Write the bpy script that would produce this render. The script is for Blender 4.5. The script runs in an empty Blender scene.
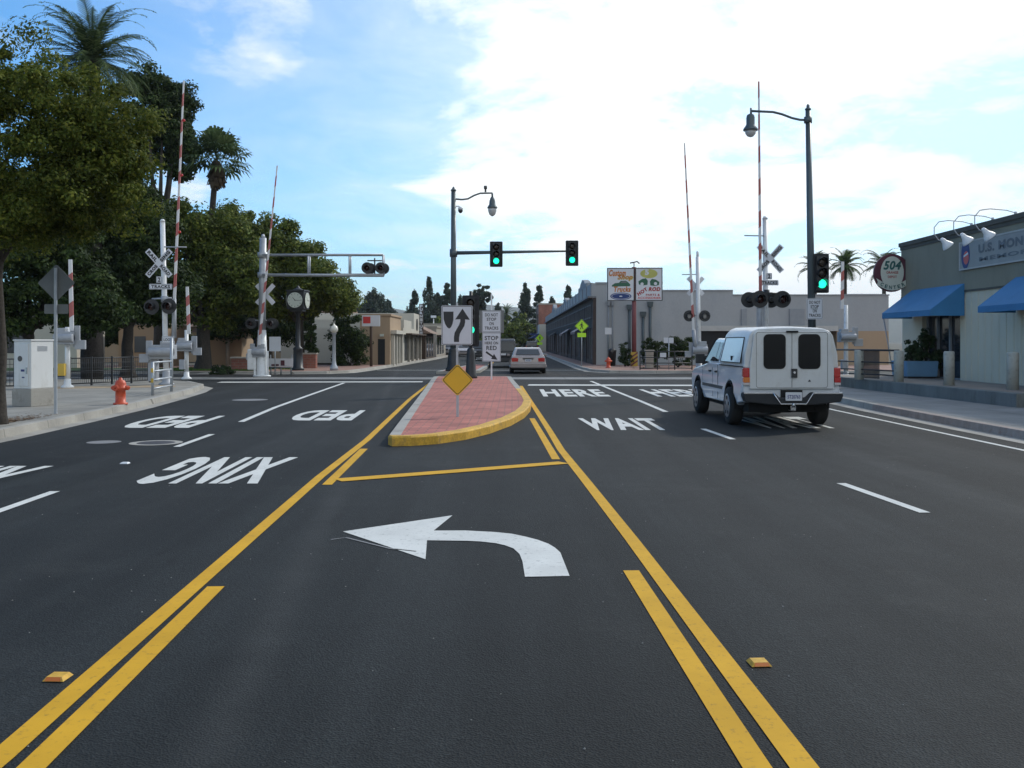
import bpy, bmesh, math, random
from mathutils import Vector, Matrix, noise
R = math.radians
random.seed(7)
SC = bpy.context.scene
COL = SC.collection
F, H, HY = 995.6, 1.65, 342.0          # focal length in px, eye height, horizon row of the photograph

def G(px, py, z=0.0):
    Y = F * (H - z) / (py - HY)
    return Vector(((px - 512) / F * Y, Y, z))

def X_(px, Y): return (px - 512) / F * Y
def Z_(py, Y): return H - (py - HY) / F * Y

# ------------------------------------------------------------------ materials
def nd(nt, t, **kw):
    n = nt.nodes.new(t)
    for k, v in kw.items():
        if k in n.inputs: n.inputs[k].default_value = v
        else: setattr(n, k, v)
    return n

def ramp(nt, src, stops):
    r = nt.nodes.new('ShaderNodeValToRGB')
    e = r.color_ramp.elements
    while len(e) < len(stops): e.new(0.5)
    for i, (p, c) in enumerate(stops):
        e[i].position = p
        e[i].color = (c, c, c, 1) if isinstance(c, (int, float)) else (*c, 1)
    nt.links.new(src, r.inputs[0])
    return r.outputs[0]

def mixc(nt, fac, a, b, mode='MIX'):
    m = nt.nodes.new('ShaderNodeMix'); m.data_type = 'RGBA'; m.blend_type = mode
    for s, v in ((m.inputs[0], fac), (m.inputs[6], a), (m.inputs[7], b)):
        if hasattr(v, 'default_value'): nt.links.new(v, s)
        elif isinstance(v, (int, float)): s.default_value = v
        else: s.default_value = (*v, 1)
    return m.outputs[2]

def noise_out(nt, scale, detail=4, rough=.55, coord='Object', vec=None, dist=0.0, sc=None):
    tc = nt.nodes.new('ShaderNodeTexCoord')
    n = nd(nt, 'ShaderNodeTexNoise', Scale=scale, Detail=detail, Roughness=rough, Distortion=dist)
    v = vec or tc.outputs[coord]
    if sc:
        mp = nt.nodes.new('ShaderNodeMapping'); mp.inputs['Scale'].default_value = sc
        nt.links.new(v, mp.inputs[0]); v = mp.outputs[0]
    nt.links.new(v, n.inputs['Vector'])
    return n.outputs['Fac']

def base(name):
    m = bpy.data.materials.new(name); m.use_nodes = True
    nt = m.node_tree
    return m, nt, nt.nodes['Principled BSDF']

def mat(name, c, rough=.6, metal=0.0, var=.18, scale=3.0, fine=0.0, fscale=60, bump=0.0, spec=.5, coat=0.0, dirt=None, streak=False):
    """plain surface with large-scale tone variation, fine grain, and optional dirt colour"""
    m, nt, b = base(name)
    n = noise_out(nt, scale, 6, .6, sc=(1, 1, .25) if streak else None)
    f = ramp(nt, n, [(.25, 1 - var), (.75, 1 + var * .6)])
    col = mixc(nt, 1.0, c, f, 'MULTIPLY')
    if dirt:
        n3 = noise_out(nt, scale * 2.3, 8, .7, sc=(1, 1, .3) if streak else None)
        col = mixc(nt, ramp(nt, n3, [(.52, 0.0), (.72, .75)]), col, dirt)
    if fine or bump:
        n2 = noise_out(nt, fscale, 3, .6)
        if fine:
            col = mixc(nt, 1.0, col, ramp(nt, n2, [(.3, 1 - fine), (.7, 1 + fine)]), 'MULTIPLY')
        if bump:
            bp = nd(nt, 'ShaderNodeBump', Strength=bump, Distance=.01)
            nt.links.new(n2, bp.inputs['Height']); nt.links.new(bp.outputs[0], b.inputs['Normal'])
    nt.links.new(col, b.inputs['Base Color'])
    b.inputs['Roughness'].default_value = rough
    b.inputs['Metallic'].default_value = metal
    b.inputs['Specular IOR Level'].default_value = spec
    b.inputs['Coat Weight'].default_value = coat
    return m

def emit(name, c, s):
    m, nt, b = base(name)
    b.inputs['Base Color'].default_value = (*c, 1)
    b.inputs['Emission Color'].default_value = (*c, 1)
    b.inputs['Emission Strength'].default_value = s
    return m

def leafmat(name, c1, c2, c3, trans=.25):
    m, nt, b = base(name)
    geo = nt.nodes.new('ShaderNodeNewGeometry')
    c = ramp(nt, geo.outputs['Random Per Island'], [(0.0, c1), (.55, c2), (1.0, c3)])
    n = noise_out(nt, .9, 3, .6)
    c = mixc(nt, 1.0, c, ramp(nt, n, [(.3, .5), (.7, 1.5)]), 'MULTIPLY')
    nt.links.new(c, b.inputs['Base Color'])
    b.inputs['Roughness'].default_value = .6
    b.inputs['Specular IOR Level'].default_value = .12
    tr = nt.nodes.new('ShaderNodeBsdfTranslucent'); nt.links.new(c, tr.inputs['Color'])
    mx = nt.nodes.new('ShaderNodeMixShader'); mx.inputs[0].default_value = trans
    nt.links.new(b.outputs[0], mx.inputs[1]); nt.links.new(tr.outputs[0], mx.inputs[2])
    nt.links.new(mx.outputs[0], nt.nodes['Material Output'].inputs['Surface'])
    return m

def glass(name, c=(.02, .025, .03), rough=.06):
    m, nt, b = base(name)
    b.inputs['Base Color'].default_value = (*c, 1)
    b.inputs['Roughness'].default_value = rough
    b.inputs['Specular IOR Level'].default_value = .7
    return m

def asphalt():
    m, nt, b = base('asphalt')
    tc = nt.nodes.new('ShaderNodeTexCoord')
    big = noise_out(nt, .12, 5, .6)
    lane = noise_out(nt, 1.05, 5, .62, sc=(1, .045, 1), dist=.3)            # wear running along the lanes
    mid = noise_out(nt, 1.6, 6, .65)
    col = mixc(nt, 1.0, (.0160, .0180, .0180), ramp(nt, big, [(.3, .78), (.7, 1.25)]), 'MULTIPLY')
    col = mixc(nt, 1.0, col, ramp(nt, lane, [(.32, .68), (.5, .98), (.70, 1.6)]), 'MULTIPLY')
    col = mixc(nt, 1.0, col, ramp(nt, mid, [(.3, .9), (.7, 1.1)]), 'MULTIPLY')
    v = nd(nt, 'ShaderNodeTexVoronoi', Scale=95.0)
    nt.links.new(tc.outputs['Object'], v.inputs['Vector'])
    col = mixc(nt, 1.0, col, ramp(nt, v.outputs['Color'], [(.1, .7), (.6, 1.0), (.95, 1.45)]), 'MULTIPLY')
    st = noise_out(nt, 28, 6, .8)
    col = mixc(nt, 1.0, col, ramp(nt, st, [(.3, .72), (.7, 1.3)]), 'MULTIPLY')
    # sealed cracks
    vc = nd(nt, 'ShaderNodeTexVoronoi', Scale=.16, feature='DISTANCE_TO_EDGE')
    wn = nt.nodes.new('ShaderNodeTexNoise'); wn.inputs['Scale'].default_value = 1.3
    nt.links.new(tc.outputs['Object'], wn.inputs['Vector'])
    wv = mixc(nt, .25, tc.outputs['Object'], wn.outputs['Color'], 'ADD')
    nt.links.new(wv, vc.inputs['Vector'])
    crack = ramp(nt, vc.outputs['Distance'], [(.0, 1.0), (.0035, 0.0)])
    msk = ramp(nt, big, [(.42, 0.1), (.58, .9)])
    oil = noise_out(nt, 2.6, 3, .5, sc=(1, .35, 1))
    col = mixc(nt, ramp(nt, oil, [(.66, 0.0), (.74, .55)]), col, (.010, .010, .010))
    dust = noise_out(nt, .5, 8, .72)
    col = mixc(nt, ramp(nt, dust, [(.56, 0.0), (.75, .22)]), col, (.085, .085, .078))
    sx = nt.nodes.new('ShaderNodeSeparateXYZ'); nt.links.new(tc.outputs['Object'], sx.inputs[0])
    def M_(op, a, b_=0.0):
        n_ = nt.nodes.new('ShaderNodeMath'); n_.operation = op
        for q, v_ in ((0, a), (1, b_)):
            if hasattr(v_, 'default_value'): nt.links.new(v_, n_.inputs[q])
            else: n_.inputs[q].default_value = v_
        return n_.outputs[0]
    for x0_, sl_, wd, am in ((-.81, .101, .13, .30), (5.0, 0, .3, .16), (6.7, 0, .3, .16), (1.95, 0, .3, .14), (3.0, .02, .28, .12), (-3.3, .03, .28, .14), (-4.4, .03, .28, .12)):
        t_ = M_('DIVIDE', M_('ADD', M_('SUBTRACT', sx.outputs[0], x0_), M_('MULTIPLY', sx.outputs[1], sl_)), wd)
        g_ = M_('EXPONENT', M_('MULTIPLY', M_('MULTIPLY', t_, t_), -1.0))
        g_ = M_('MULTIPLY', M_('MULTIPLY', g_, am), mid)
        col = mixc(nt, g_, col, (.10, .10, .095))
    ck = mixc(nt, 1.0, crack, msk, 'MULTIPLY')
    col = mixc(nt, ck, col, (.018, .018, .019))
    nt.links.new(col, b.inputs['Base Color'])
    b.inputs['Roughness'].default_value = .8
    b.inputs['Specular IOR Level'].default_value = .22
    bp = nd(nt, 'ShaderNodeBump', Strength=.55, Distance=.008)
    nt.links.new(v.outputs['Distance'], bp.inputs['Height'])
    nt.links.new(bp.outputs[0], b.inputs['Normal'])
    return m

def paint(name, c, wear=.5):
    m, nt, b = base(name)
    n = noise_out(nt, 22, 8, .75)
    n2 = noise_out(nt, 1.7, 4, .6)
    col = mixc(nt, 1.0, c, ramp(nt, n2, [(.3, .84), (.7, 1.04)]), 'MULTIPLY')
    col = mixc(nt, ramp(nt, n, [(.56, 0.0), (.74, wear)]), col, (.05, .05, .05))
    n3 = noise_out(nt, 6, 10, .85)
    col = mixc(nt, ramp(nt, n3, [(.60, 0.0), (.68, wear * 1.1)]), col, (.06, .06, .06))
    nt.links.new(col, b.inputs['Base Color'])
    b.inputs['Roughness'].default_value = .75
    b.inputs['Specular IOR Level'].default_value = .2
    return m

def brickmat(name, c1, c2, mortar, scale, bw=.5, rh=.25, msz=.02, coord='Object', rot=None):
    m, nt, b = base(name)
    tc = nt.nodes.new('ShaderNodeTexCoord')
    br = nd(nt, 'ShaderNodeTexBrick', Scale=scale)
    br.inputs['Color1'].default_value = (*c1, 1); br.inputs['Color2'].default_value = (*c2, 1)
    br.inputs['Mortar'].default_value = (*mortar, 1); br.inputs['Mortar Size'].default_value = msz
    br.inputs['Brick Width'].default_value = bw; br.inputs['Row Height'].default_value = rh
    v = tc.outputs[coord]
    if rot:
        mp = nt.nodes.new('ShaderNodeMapping'); mp.inputs['Rotation'].default_value = rot
        nt.links.new(v, mp.inputs[0]); v = mp.outputs[0]
    nt.links.new(v, br.inputs['Vector'])
    n = noise_out(nt, 1.2, 6, .65)
    col = mixc(nt, 1.0, br.outputs['Color'], ramp(nt, n, [(.3, .72), (.7, 1.2)]), 'MULTIPLY')
    nt.links.new(col, b.inputs['Base Color'])
    b.inputs['Roughness'].default_value = .85
    return m

def concrete_joints(name, c, size):
    m, nt, b = base(name)
    tc = nt.nodes.new('ShaderNodeTexCoord')
    br = nd(nt, 'ShaderNodeTexBrick', Scale=1.0, offset=0.0)
    br.inputs['Color1'].default_value = (1, 1, 1, 1); br.inputs['Color2'].default_value = (.9, .9, .9, 1)
    br.inputs['Mortar'].default_value = (.45, .45, .45, 1); br.inputs['Mortar Size'].default_value = .012
    br.inputs['Brick Width'].default_value = size; br.inputs['Row Height'].default_value = size
    nt.links.new(tc.outputs['Object'], br.inputs['Vector'])
    n = noise_out(nt, .8, 7, .65); n2 = noise_out(nt, 40, 4, .6)
    col = mixc(nt, 1.0, c, br.outputs['Color'], 'MULTIPLY')
    col = mixc(nt, 1.0, col, ramp(nt, n, [(.3, .72), (.7, 1.15)]), 'MULTIPLY')
    col = mixc(nt, 1.0, col, ramp(nt, n2, [(.3, .9), (.7, 1.1)]), 'MULTIPLY')
    nt.links.new(col, b.inputs['Base Color']); b.inputs['Roughness'].default_value = .85
    return m

M = {}
M['asphalt'] = asphalt()
M['white_paint'] = paint('road paint white', (.66, .66, .62), .8)
M['yellow_paint'] = paint('road paint yellow', (.66, .36, .022), .7)
M['old_paint'] = paint('faded paint', (.24, .24, .24), .8)
M['concrete'] = mat('concrete', (.36, .345, .31), .88, var=.25, scale=1.2, fine=.12, dirt=(.2, .185, .16))
M['kerb_concrete'] = concrete_joints('kerb concrete', (.37, .35, .31), 1.9)
M['sidewalk'] = concrete_joints('sidewalk concrete', (.27, .255, .22), 1.5)
M['sidewalk2'] = concrete_joints('sidewalk concrete shaded side', (.27, .265, .25), 1.5)  # cooler copy of the left sidewalk colour, with shade put into it
M['kerb_red'] = mat('worn red kerb paint', (.31, .26, .23), .8, var=.3, scale=4, dirt=(.24, .13, .10))
M['kerb_yellow'] = mat('yellow kerb paint', (.64, .37, .04), .7, var=.3, scale=3, dirt=(.22, .15, .07), fine=.2, fscale=30)
M['paver'] = brickmat('red island pavers', (.50, .165, .125), (.36, .115, .09), (.20, .11, .085), 1.0, .32, .16, .014)
M['paver2'] = brickmat('brick sidewalk', (.34, .20, .15), (.28, .16, .12), (.18, .12, .1), 1.0, .4, .2, .012)
M['ground'] = mat('dry soil', (.11, .10, .07), .95, var=.4, scale=.3, fine=.2, fscale=20)
M['grass'] = mat('lawn base', (.055, .10, .025), .9, var=.3, scale=1.5, fine=.3, fscale=30)
M['track'] = concrete_joints('track panels', (.30, .30, .29), 2.4)
M['tan_pad'] = mat('tan paving', (.36, .27, .17), .9, var=.2, scale=2)
M['rail'] = mat('rail steel', (.12, .10, .09), .45, .7)
M['galv'] = mat('galvanised steel', (.42, .45, .48), .45, .35, var=.15, scale=6)
M['alum'] = mat('signal aluminium', (.36, .38, .41), .55, .15, var=.15, scale=5)
M['white_metal'] = mat('white enamel', (.74, .76, .77), .4, var=.1, scale=3, dirt=(.5, .49, .45))
M['cabinet'] = mat('cabinet paint', (.70, .71, .70), .45, var=.06, scale=2, dirt=(.55, .54, .5), streak=True)
M['dark_pole'] = mat('dark green pole paint', (.085, .11, .12), .4, .2, var=.15, scale=4)
M['black'] = mat('black paint', (.022, .024, .027), .45, var=.2)
M['black_matte'] = mat('black matte', (.028, .03, .033), .85, var=.2)
M['gunmetal'] = mat('grey bronze', (.09, .085, .08), .6, var=.2)
M['sign_white'] = mat('sign sheeting white', (.62, .64, .68), .35, var=.05)
M['sign_back'] = mat('bare sign back', (.17, .18, .18), .5, .4, var=.15)
M['sign_yellow'] = mat('sign sheeting amber', (.74, .42, .02), .4, var=.06)
M['sign_lime'] = mat('sign sheeting lime', (.50, .86, .03), .4, var=.05)
M['sign_red'] = mat('sign red', (.55, .03, .03), .4, var=.05)
M['gate_red'] = mat('gate red', (.40, .11, .10), .45, var=.15, scale=8)
M['gate_white'] = mat('gate white', (.66, .66, .67), .45, var=.1, scale=8)
M['hydrant'] = mat('hydrant paint', (.62, .09, .035), .45, var=.2, scale=9, dirt=(.35, .06, .03))
M['green_on'] = emit('lit green lens', (.02, 1.0, .55), 1.6)
M['lens_red'] = mat('dark red lens', (.03, .006, .006), .2, var=.1)
M['lens_clear'] = mat('pale lens', (.5, .5, .5), .15, var=.1)
M['lens_dark'] = mat('unlit lens', (.03, .02, .012), .25, var=.1)
M['car_white'] = mat('truck white', (.66, .70, .74), .22, var=.04, coat=.6, scale=1.5)
M['shell_white'] = mat('shell white', (.60, .61, .60), .35, var=.07, coat=.2, scale=2.2, dirt=(.50, .49, .46))
M['glass'] = glass('tinted glass')
M['glass_dark'] = glass('very dark glass', (.006, .007, .008), .18)
M['glass_dark'].node_tree.nodes['Principled BSDF'].inputs['Specular IOR Level'].default_value = .22
M['glass_blue'] = glass('side glass', (.12, .16, .2), .05)
M['chrome'] = mat('chrome', (.55, .56, .58), .22, 1.0, var=.1)
M['rubber'] = mat('tyre rubber', (.018, .018, .018), .85, var=.3, scale=10)
M['rim'] = mat('alloy rim', (.42, .43, .45), .35, .8, var=.1)
M['under'] = mat('underbody', (.012, .012, .012), .9)
M['tail_red'] = mat('tail lamp red', (.45, .015, .012), .15, var=.1, coat=.8)
M['tail_amber'] = mat('tail lamp amber', (.65, .18, .02), .15, var=.1, coat=.8)
M['tail_clear'] = mat('tail lamp clear', (.55, .5, .48), .12, var=.1, coat=.8)
M['plate'] = mat('licence plate', (.62, .63, .66), .4, var=.06)
M['plate_blue'] = mat('plate lettering', (.05, .06, .2), .5)
M['silver_car'] = mat('champagne silver paint', (.30, .26, .25), .25, .35, var=.04, coat=.6)
M['black_car'] = mat('dark car paint', (.02, .022, .026), .22, .2, var=.1, coat=.6)
M['grey_car'] = mat('grey car paint', (.25, .26, .28), .25, .3, var=.1, coat=.6)
M['red_car'] = mat('maroon car paint', (.12, .03, .03), .25, .2, var=.1, coat=.5)
M['bark'] = mat('bark', (.05, .042, .034), .95, var=.4, scale=3, fine=.4, fscale=18, bump=.8, streak=True)
M['palm_bark'] = mat('palm trunk', (.05, .042, .036), .95, var=.35, scale=4, fine=.35, fscale=14, bump=.8)
M['thatch'] = mat('dead fronds', (.09, .065, .04), .95, var=.4, scale=5, fine=.3)
M['leaf_olive'] = leafmat('olive camphor leaves', (.045, .068, .012), (.095, .125, .022), (.185, .19, .032), .32)
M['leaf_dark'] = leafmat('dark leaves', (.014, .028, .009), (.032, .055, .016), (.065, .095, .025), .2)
M['leaf_mid'] = leafmat('ficus leaves', (.045, .072, .015), (.095, .13, .026), (.19, .21, .042), .3)
M['leaf_pine'] = leafmat('pine needles', (.028, .042, .032), (.045, .065, .045), (.07, .09, .058), .1)  # lightened so the needle colour carries some of the distance haze
M['leaf_palm'] = leafmat('palm leaves', (.035, .06, .024), (.07, .105, .042), (.13, .17, .065), .35)
M['leaf_shrub'] = leafmat('shrub leaves', (.02, .04, .015), (.04, .065, .025), (.07, .09, .04), .15)
M['olive_wall'] = mat('olive stucco', (.27, .25, .185), .9, var=.1, scale=.6, fine=.06, fscale=30, dirt=(.20, .185, .14), streak=True)
M['tan_wall'] = mat('tan stucco', (.66, .595, .455), .9, var=.1, scale=.7, fine=.05, fscale=30, dirt=(.54, .48, .37), streak=True)
M['awning'] = mat('blue awning canvas', (.045, .20, .40), .75, var=.15, scale=1.4, fine=.06, fscale=90)
M['cornice'] = mat('dark cornice', (.09, .085, .07), .8, var=.15)
M['planter'] = mat('blue planter', (.13, .27, .42), .7, var=.15, scale=2)
M['bollard'] = mat('stucco pillar', (.42, .42, .37), .88, var=.15, scale=3, fine=.06, dirt=(.22, .21, .18))
M['wall_low'] = mat('weathered platform wall', (.18, .19, .18), .92, var=.3, scale=1.5, fine=.1, dirt=(.08, .085, .075), streak=True)
M['platform'] = mat('platform floor', (.27, .23, .19), .9, var=.2, scale=1.2)
M['board'] = mat('faded sign board', (.31, .32, .31), .6, var=.12, scale=1.5)
M['board_text'] = mat('faded letters', (.15, .175, .195), .7)
M['maroon'] = mat('maroon enamel', (.09, .02, .035), .5, var=.15)
M['cream'] = mat('cream enamel', (.55, .58, .50), .5, var=.08)
M['teal_ink'] = mat('dark teal ink', (.02, .11, .10), .6)
M['red_ink'] = mat('red ink', (.35, .03, .03), .6)
M['blue_ink'] = mat('blue ink', (.02, .05, .19), .6)
M['orange_ink'] = mat('orange ink', (.50, .17, .03), .6)
M['green_ink'] = mat('green ink', (.03, .12, .07), .6)
M['lime_ink'] = mat('yellow green ink', (.45, .45, .12), .6)
M['grey_bldg'] = mat('grey painted block wall', (.36, .375, .385), .9, var=.12, scale=.35, fine=.05, fscale=12, dirt=(.29, .32, .345), streak=True)
M['grey_light'] = mat('pale fascia', (.47, .47, .45), .85, var=.1)
M['grey_trim'] = mat('grey trim', (.27, .29, .31), .85, var=.12)
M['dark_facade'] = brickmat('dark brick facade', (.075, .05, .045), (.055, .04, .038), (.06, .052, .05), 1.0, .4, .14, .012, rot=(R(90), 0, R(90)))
M['shopwin'] = glass('shop glass', (.025, .03, .038), .12)
M['winframe'] = mat('pale window frame', (.17, .17, .18), .7)
M['beige_bldg'] = mat('beige stucco', (.40, .29, .19), .9, var=.12, scale=.4, dirt=(.33, .24, .16), streak=True)
M['brown_bldg'] = mat('brown roof wall', (.24, .16, .115), .9, var=.15, scale=.5)
M['cream_bldg'] = mat('cream stucco', (.52, .49, .42), .9, var=.1, scale=.5)
M['dark_brown'] = mat('dark timber', (.07, .045, .03), .85, var=.2)
M['brick_red'] = brickmat('red brick', (.30, .11, .075), (.24, .085, .06), (.22, .16, .13), 1.0, .4, .14, .012, rot=(R(90), 0, 0))
M['roof_grey'] = mat('roof', (.12, .12, .12), .9)
M['stone'] = mat('stone pillar', (.34, .31, .26), .9, var=.2, scale=3)
M['hill'] = mat('hill scrub', (.10, .105, .08), .95, var=.3, scale=.004, fine=.15, fscale=.03)
M['litter'] = leafmat('dry leaf litter', (.12, .07, .035), (.18, .11, .06), (.25, .17, .09), .1)
M['grassblade'] = leafmat('grass blades', (.04, .085, .015), (.07, .13, .025), (.10, .17, .04), .2)
M['opening'] = mat('unlit interior', (.012, .013, .015), .8)
M['globe'] = mat('lamp globe', (.75, .72, .62), .25, var=.05)
M['pole_red'] = mat('red pole paint', (.20, .055, .06), .5, var=.2)
M['hazard'] = mat('hazard yellow', (.60, .40, .06), .6)

# ------------------------------------------------------------------ mesh builder
class MB:
    def __init__(s): s.bm = bmesh.new(); s.m = 0
    def _f(s, vs, smooth=False):
        try:
            f = s.bm.faces.new(vs); f.material_index = s.m; f.smooth = smooth; return f
        except ValueError: return None
    def poly(s, pts): s._f([s.bm.verts.new(p) for p in pts]); return s
    def box(s, c, d, rz=0.0, rx=0.0, taper=1.0):
        c = Vector(c); hx, hy, hz = d[0] / 2, d[1] / 2, d[2] / 2
        rot = Matrix.Rotation(rz, 3, 'Z') @ Matrix.Rotation(rx, 3, 'X')
        v = []
        for z in (-1, 1):
            t = taper if z > 0 else 1
            for x, y in ((-1, -1), (1, -1), (1, 1), (-1, 1)):
                v.append(s.bm.verts.new(c + rot @ Vector((x * hx * t, y * hy * t, z * hz))))
        for q in ((0, 3, 2, 1), (4, 5, 6, 7), (0, 1, 5, 4), (1, 2, 6, 5), (2, 3, 7, 6), (3, 0, 4, 7)):
            s._f([v[i] for i in q])
        return s
    def b6(s, x0, x1, y0, y1, z0, z1): return s.box(((x0 + x1) / 2, (y0 + y1) / 2, (z0 + z1) / 2), (x1 - x0, y1 - y0, z1 - z0))
    def ring(s, c, ax, r, n, ref=None):
        ax = Vector(ax).normalized()
        a = ax.orthogonal().normalized() if ref is None else (Vector(ref) - Vector(ref).dot(ax) * ax).normalized()
        b = ax.cross(a)
        return [s.bm.verts.new(Vector(c) + (a * math.cos(2 * math.pi * i / n) + b * math.sin(2 * math.pi * i / n)) * r) for i in range(n)]
    def cyl(s, p0, p1, r0, r1=None, n=12, caps=True, smooth=True):
        p0, p1 = Vector(p0), Vector(p1); r1 = r0 if r1 is None else r1
        ax = p1 - p0; ref = ax.orthogonal()
        a, b = s.ring(p0, ax, r0, n, ref), s.ring(p1, ax, r1, n, ref)
        for i in range(n): s._f([a[i], a[(i + 1) % n], b[(i + 1) % n], b[i]], smooth)
        if caps: s._f(a[::-1]); s._f(b)
        return s
    def tube(s, pts, r, n=8, rads=None):
        pts = [Vector(p) for p in pts]; rings = []
        ref = (pts[1] - pts[0]).orthogonal()
        for i, p in enumerate(pts):
            ax = pts[min(i + 1, len(pts) - 1)] - pts[max(i - 1, 0)]
            rings.append(s.ring(p, ax, rads[i] if rads else r, n, ref))
        for a, b in zip(rings, rings[1:]):
            for i in range(n): s._f([a[i], a[(i + 1) % n], b[(i + 1) % n], b[i]], True)
        s._f(rings[0][::-1]); s._f(rings[-1])
        return s
    def lathe(s, prof, c=(0, 0, 0), n=20, axis='Z', smooth=True):
        c = Vector(c); rings = []
        for r, h in prof:
            ring = []
            for i in range(n):
                a = 2 * math.pi * i / n; x, y = max(r, 1e-4) * math.cos(a), max(r, 1e-4) * math.sin(a)
                v = Vector((x, y, h)) if axis == 'Z' else (Vector((x, h, y)) if axis == 'Y' else Vector((h, x, y)))
                ring.append(s.bm.verts.new(c + v))
            rings.append(ring)
        for a, b in zip(rings, rings[1:]):
            for i in range(n): s._f([a[i], a[(i + 1) % n], b[(i + 1) % n], b[i]], smooth)
        s._f(rings[0][::-1]); s._f(rings[-1])
        return s
    def prism(s, pts, z0, z1):
        a = [s.bm.verts.new((x, y, z0)) for x, y in pts]; b = [s.bm.verts.new((x, y, z1)) for x, y in pts]
        n = len(pts); s._f(a[::-1]); s._f(b)
        for i in range(n): s._f([a[i], a[(i + 1) % n], b[(i + 1) % n], b[i]])
        return s
    def plate(s, pts, y0, y1):                     # outline in x,z extruded along y
        a = [s.bm.verts.new((x, y0, z)) for x, z in pts]; b = [s.bm.verts.new((x, y1, z)) for x, z in pts]
        n = len(pts); s._f(a); s._f(b[::-1])
        for i in range(n): s._f([a[i], b[i], b[(i + 1) % n], a[(i + 1) % n]])
        return s
    def side(s, pts, x0, x1, hw=None):             # outline in y,z extruded along x ; hw(z)->inset
        f = hw or (lambda z: 0)
        a = [s.bm.verts.new((x0 + f(z), y, z)) for y, z in pts]; b = [s.bm.verts.new((x1 - f(z), y, z)) for y, z in pts]
        n = len(pts); s._f(a[::-1]); s._f(b)
        for i in range(n): s._f([a[i], a[(i + 1) % n], b[(i + 1) % n], b[i]])
        return s
    def build(s, name, mats, parent=None, loc=None, bevel=0, label=None, smooth=False):
        bmesh.ops.recalc_face_normals(s.bm, faces=s.bm.faces)
        me = bpy.data.meshes.new(name); s.bm.to_mesh(me); s.bm.free()
        for m in (mats if isinstance(mats, (list, tuple)) else [mats]): me.materials.append(M[m])
        return link(name, me, parent, loc, bevel, label, smooth)

def link(name, me, parent=None, loc=None, bevel=0, label=None, smooth=False):
    o = bpy.data.objects.new(name, me); COL.objects.link(o)
    if parent: o.parent = parent
    if loc is not None: o.location = loc
    if label: o['label'] = label
    if smooth:
        for p in me.polygons: p.use_smooth = True
    if bevel:
        b = o.modifiers.new('bevel', 'BEVEL'); b.width = bevel; b.segments = 2; b.limit_method = 'ANGLE'; b.angle_limit = R(35)
    return o

def tag(o, label=None, cat=None, group=None, kind=None):
    for k, v in (('label', label), ('category', cat), ('group', group), ('kind', kind)):
        if v: o[k] = v
    return o

def thing(name, label, cat, loc=(0, 0, 0), rz=0.0, group=None):
    o = bpy.data.objects.new(name, None); COL.objects.link(o)
    o.location = loc; o.rotation_euler = (0, 0, rz); o.empty_display_size = .2
    return tag(o, label, cat, group)

def dup(o, loc, rz=None, label=None, group=None):
    def rec(src, par):
        c = src.copy(); COL.objects.link(c)
        if par: c.parent = par
        for ch in list(src.children): rec(ch, c)
        return c
    r = rec(o, None); r.location = loc
    if rz is not None: r.rotation_euler = (0, 0, rz)
    if label: r['label'] = label
    if group: r['group'] = group
    return r

def text(s, w, h, c, m, parent, name='lettering', flat=False, rz=0.0, bold=.02, face='-Y', label=None, shear=0.0, stand=.004):
    """letters fitted into w x h, centred at c; upright facing -Y / -X, or flat on the ground"""
    cu = bpy.data.curves.new(name, 'FONT'); cu.body = s; cu.size = 1; cu.offset = bold; cu.align_x = 'CENTER'; cu.space_line = .95
    cu.shear = shear; cu.resolution_u = 4; cu.space_character = 1.0 + bold * 2.6
    ob = bpy.data.objects.new(name, cu)
    me = bpy.data.meshes.new_from_object(ob)
    bpy.data.objects.remove(ob); bpy.data.curves.remove(cu)
    xs = [v.co.x for v in me.vertices]; ys = [v.co.y for v in me.vertices]
    sx, sy = w / (max(xs) - min(xs)), h / (max(ys) - min(ys)); mx, my = (max(xs) + min(xs)) / 2, (max(ys) + min(ys)) / 2
    for v in me.vertices:
        x, y = (v.co.x - mx) * sx, (v.co.y - my) * sy
        if flat: v.co = (x, y, 0)
        elif face == '-Y': v.co = (x, -stand, y)
        elif face == '-X': v.co = (-stand, -x, y)
        elif face == '+X': v.co = (stand, x, y)
    me.materials.clear(); me.materials.append(M[m])
    me.name = name
    o = link(name, me, parent, c, 0, label)
    o.rotation_euler = (0, 0, rz)
    return o

def rrect(w, h, r, cx=0, cz=0, n=5):
    pts = []
    for sx, sz, a0 in ((1, 1, 0), (-1, 1, 90), (-1, -1, 180), (1, -1, 270)):
        for i in range(n):
            a = R(a0 + 90 * i / (n - 1))
            pts.append((cx + sx * (w / 2 - r) + r * math.cos(a), cz + sz * (h / 2 - r) + r * math.sin(a)))
    return pts

def ell(rx, rz, cx=0, cz=0, n=32): return [(cx + rx * math.cos(2 * math.pi * i / n), cz + rz * math.sin(2 * math.pi * i / n)) for i in range(n)]

# ------------------------------------------------------------------ ground, road, kerbs
o = MB().poly([(-4000, -4000, -.03), (4000, -4000, -.03), (4000, 4500, -.03), (-4000, 4500, -.03)]).build('ground', 'ground'); tag(o, kind='structure')
road = MB().poly([(-34, -30, 0), (34, -30, 0), (34, 56, 0), (12, 56, 0), (12, 700, 0), (-14, 700, 0), (-14, 56, 0), (-34, 56, 0)]).build('road', 'asphalt'); tag(road, kind='structure')

def offset(pl, d):
    out = []
    for i, p in enumerate(pl):
        a = Vector(pl[max(i - 1, 0)]); b = Vector(pl[min(i + 1, len(pl) - 1)])
        t = (b - a).normalized(); out.append((p[0] + t.y * d, p[1] - t.x * d))
    return out

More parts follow.
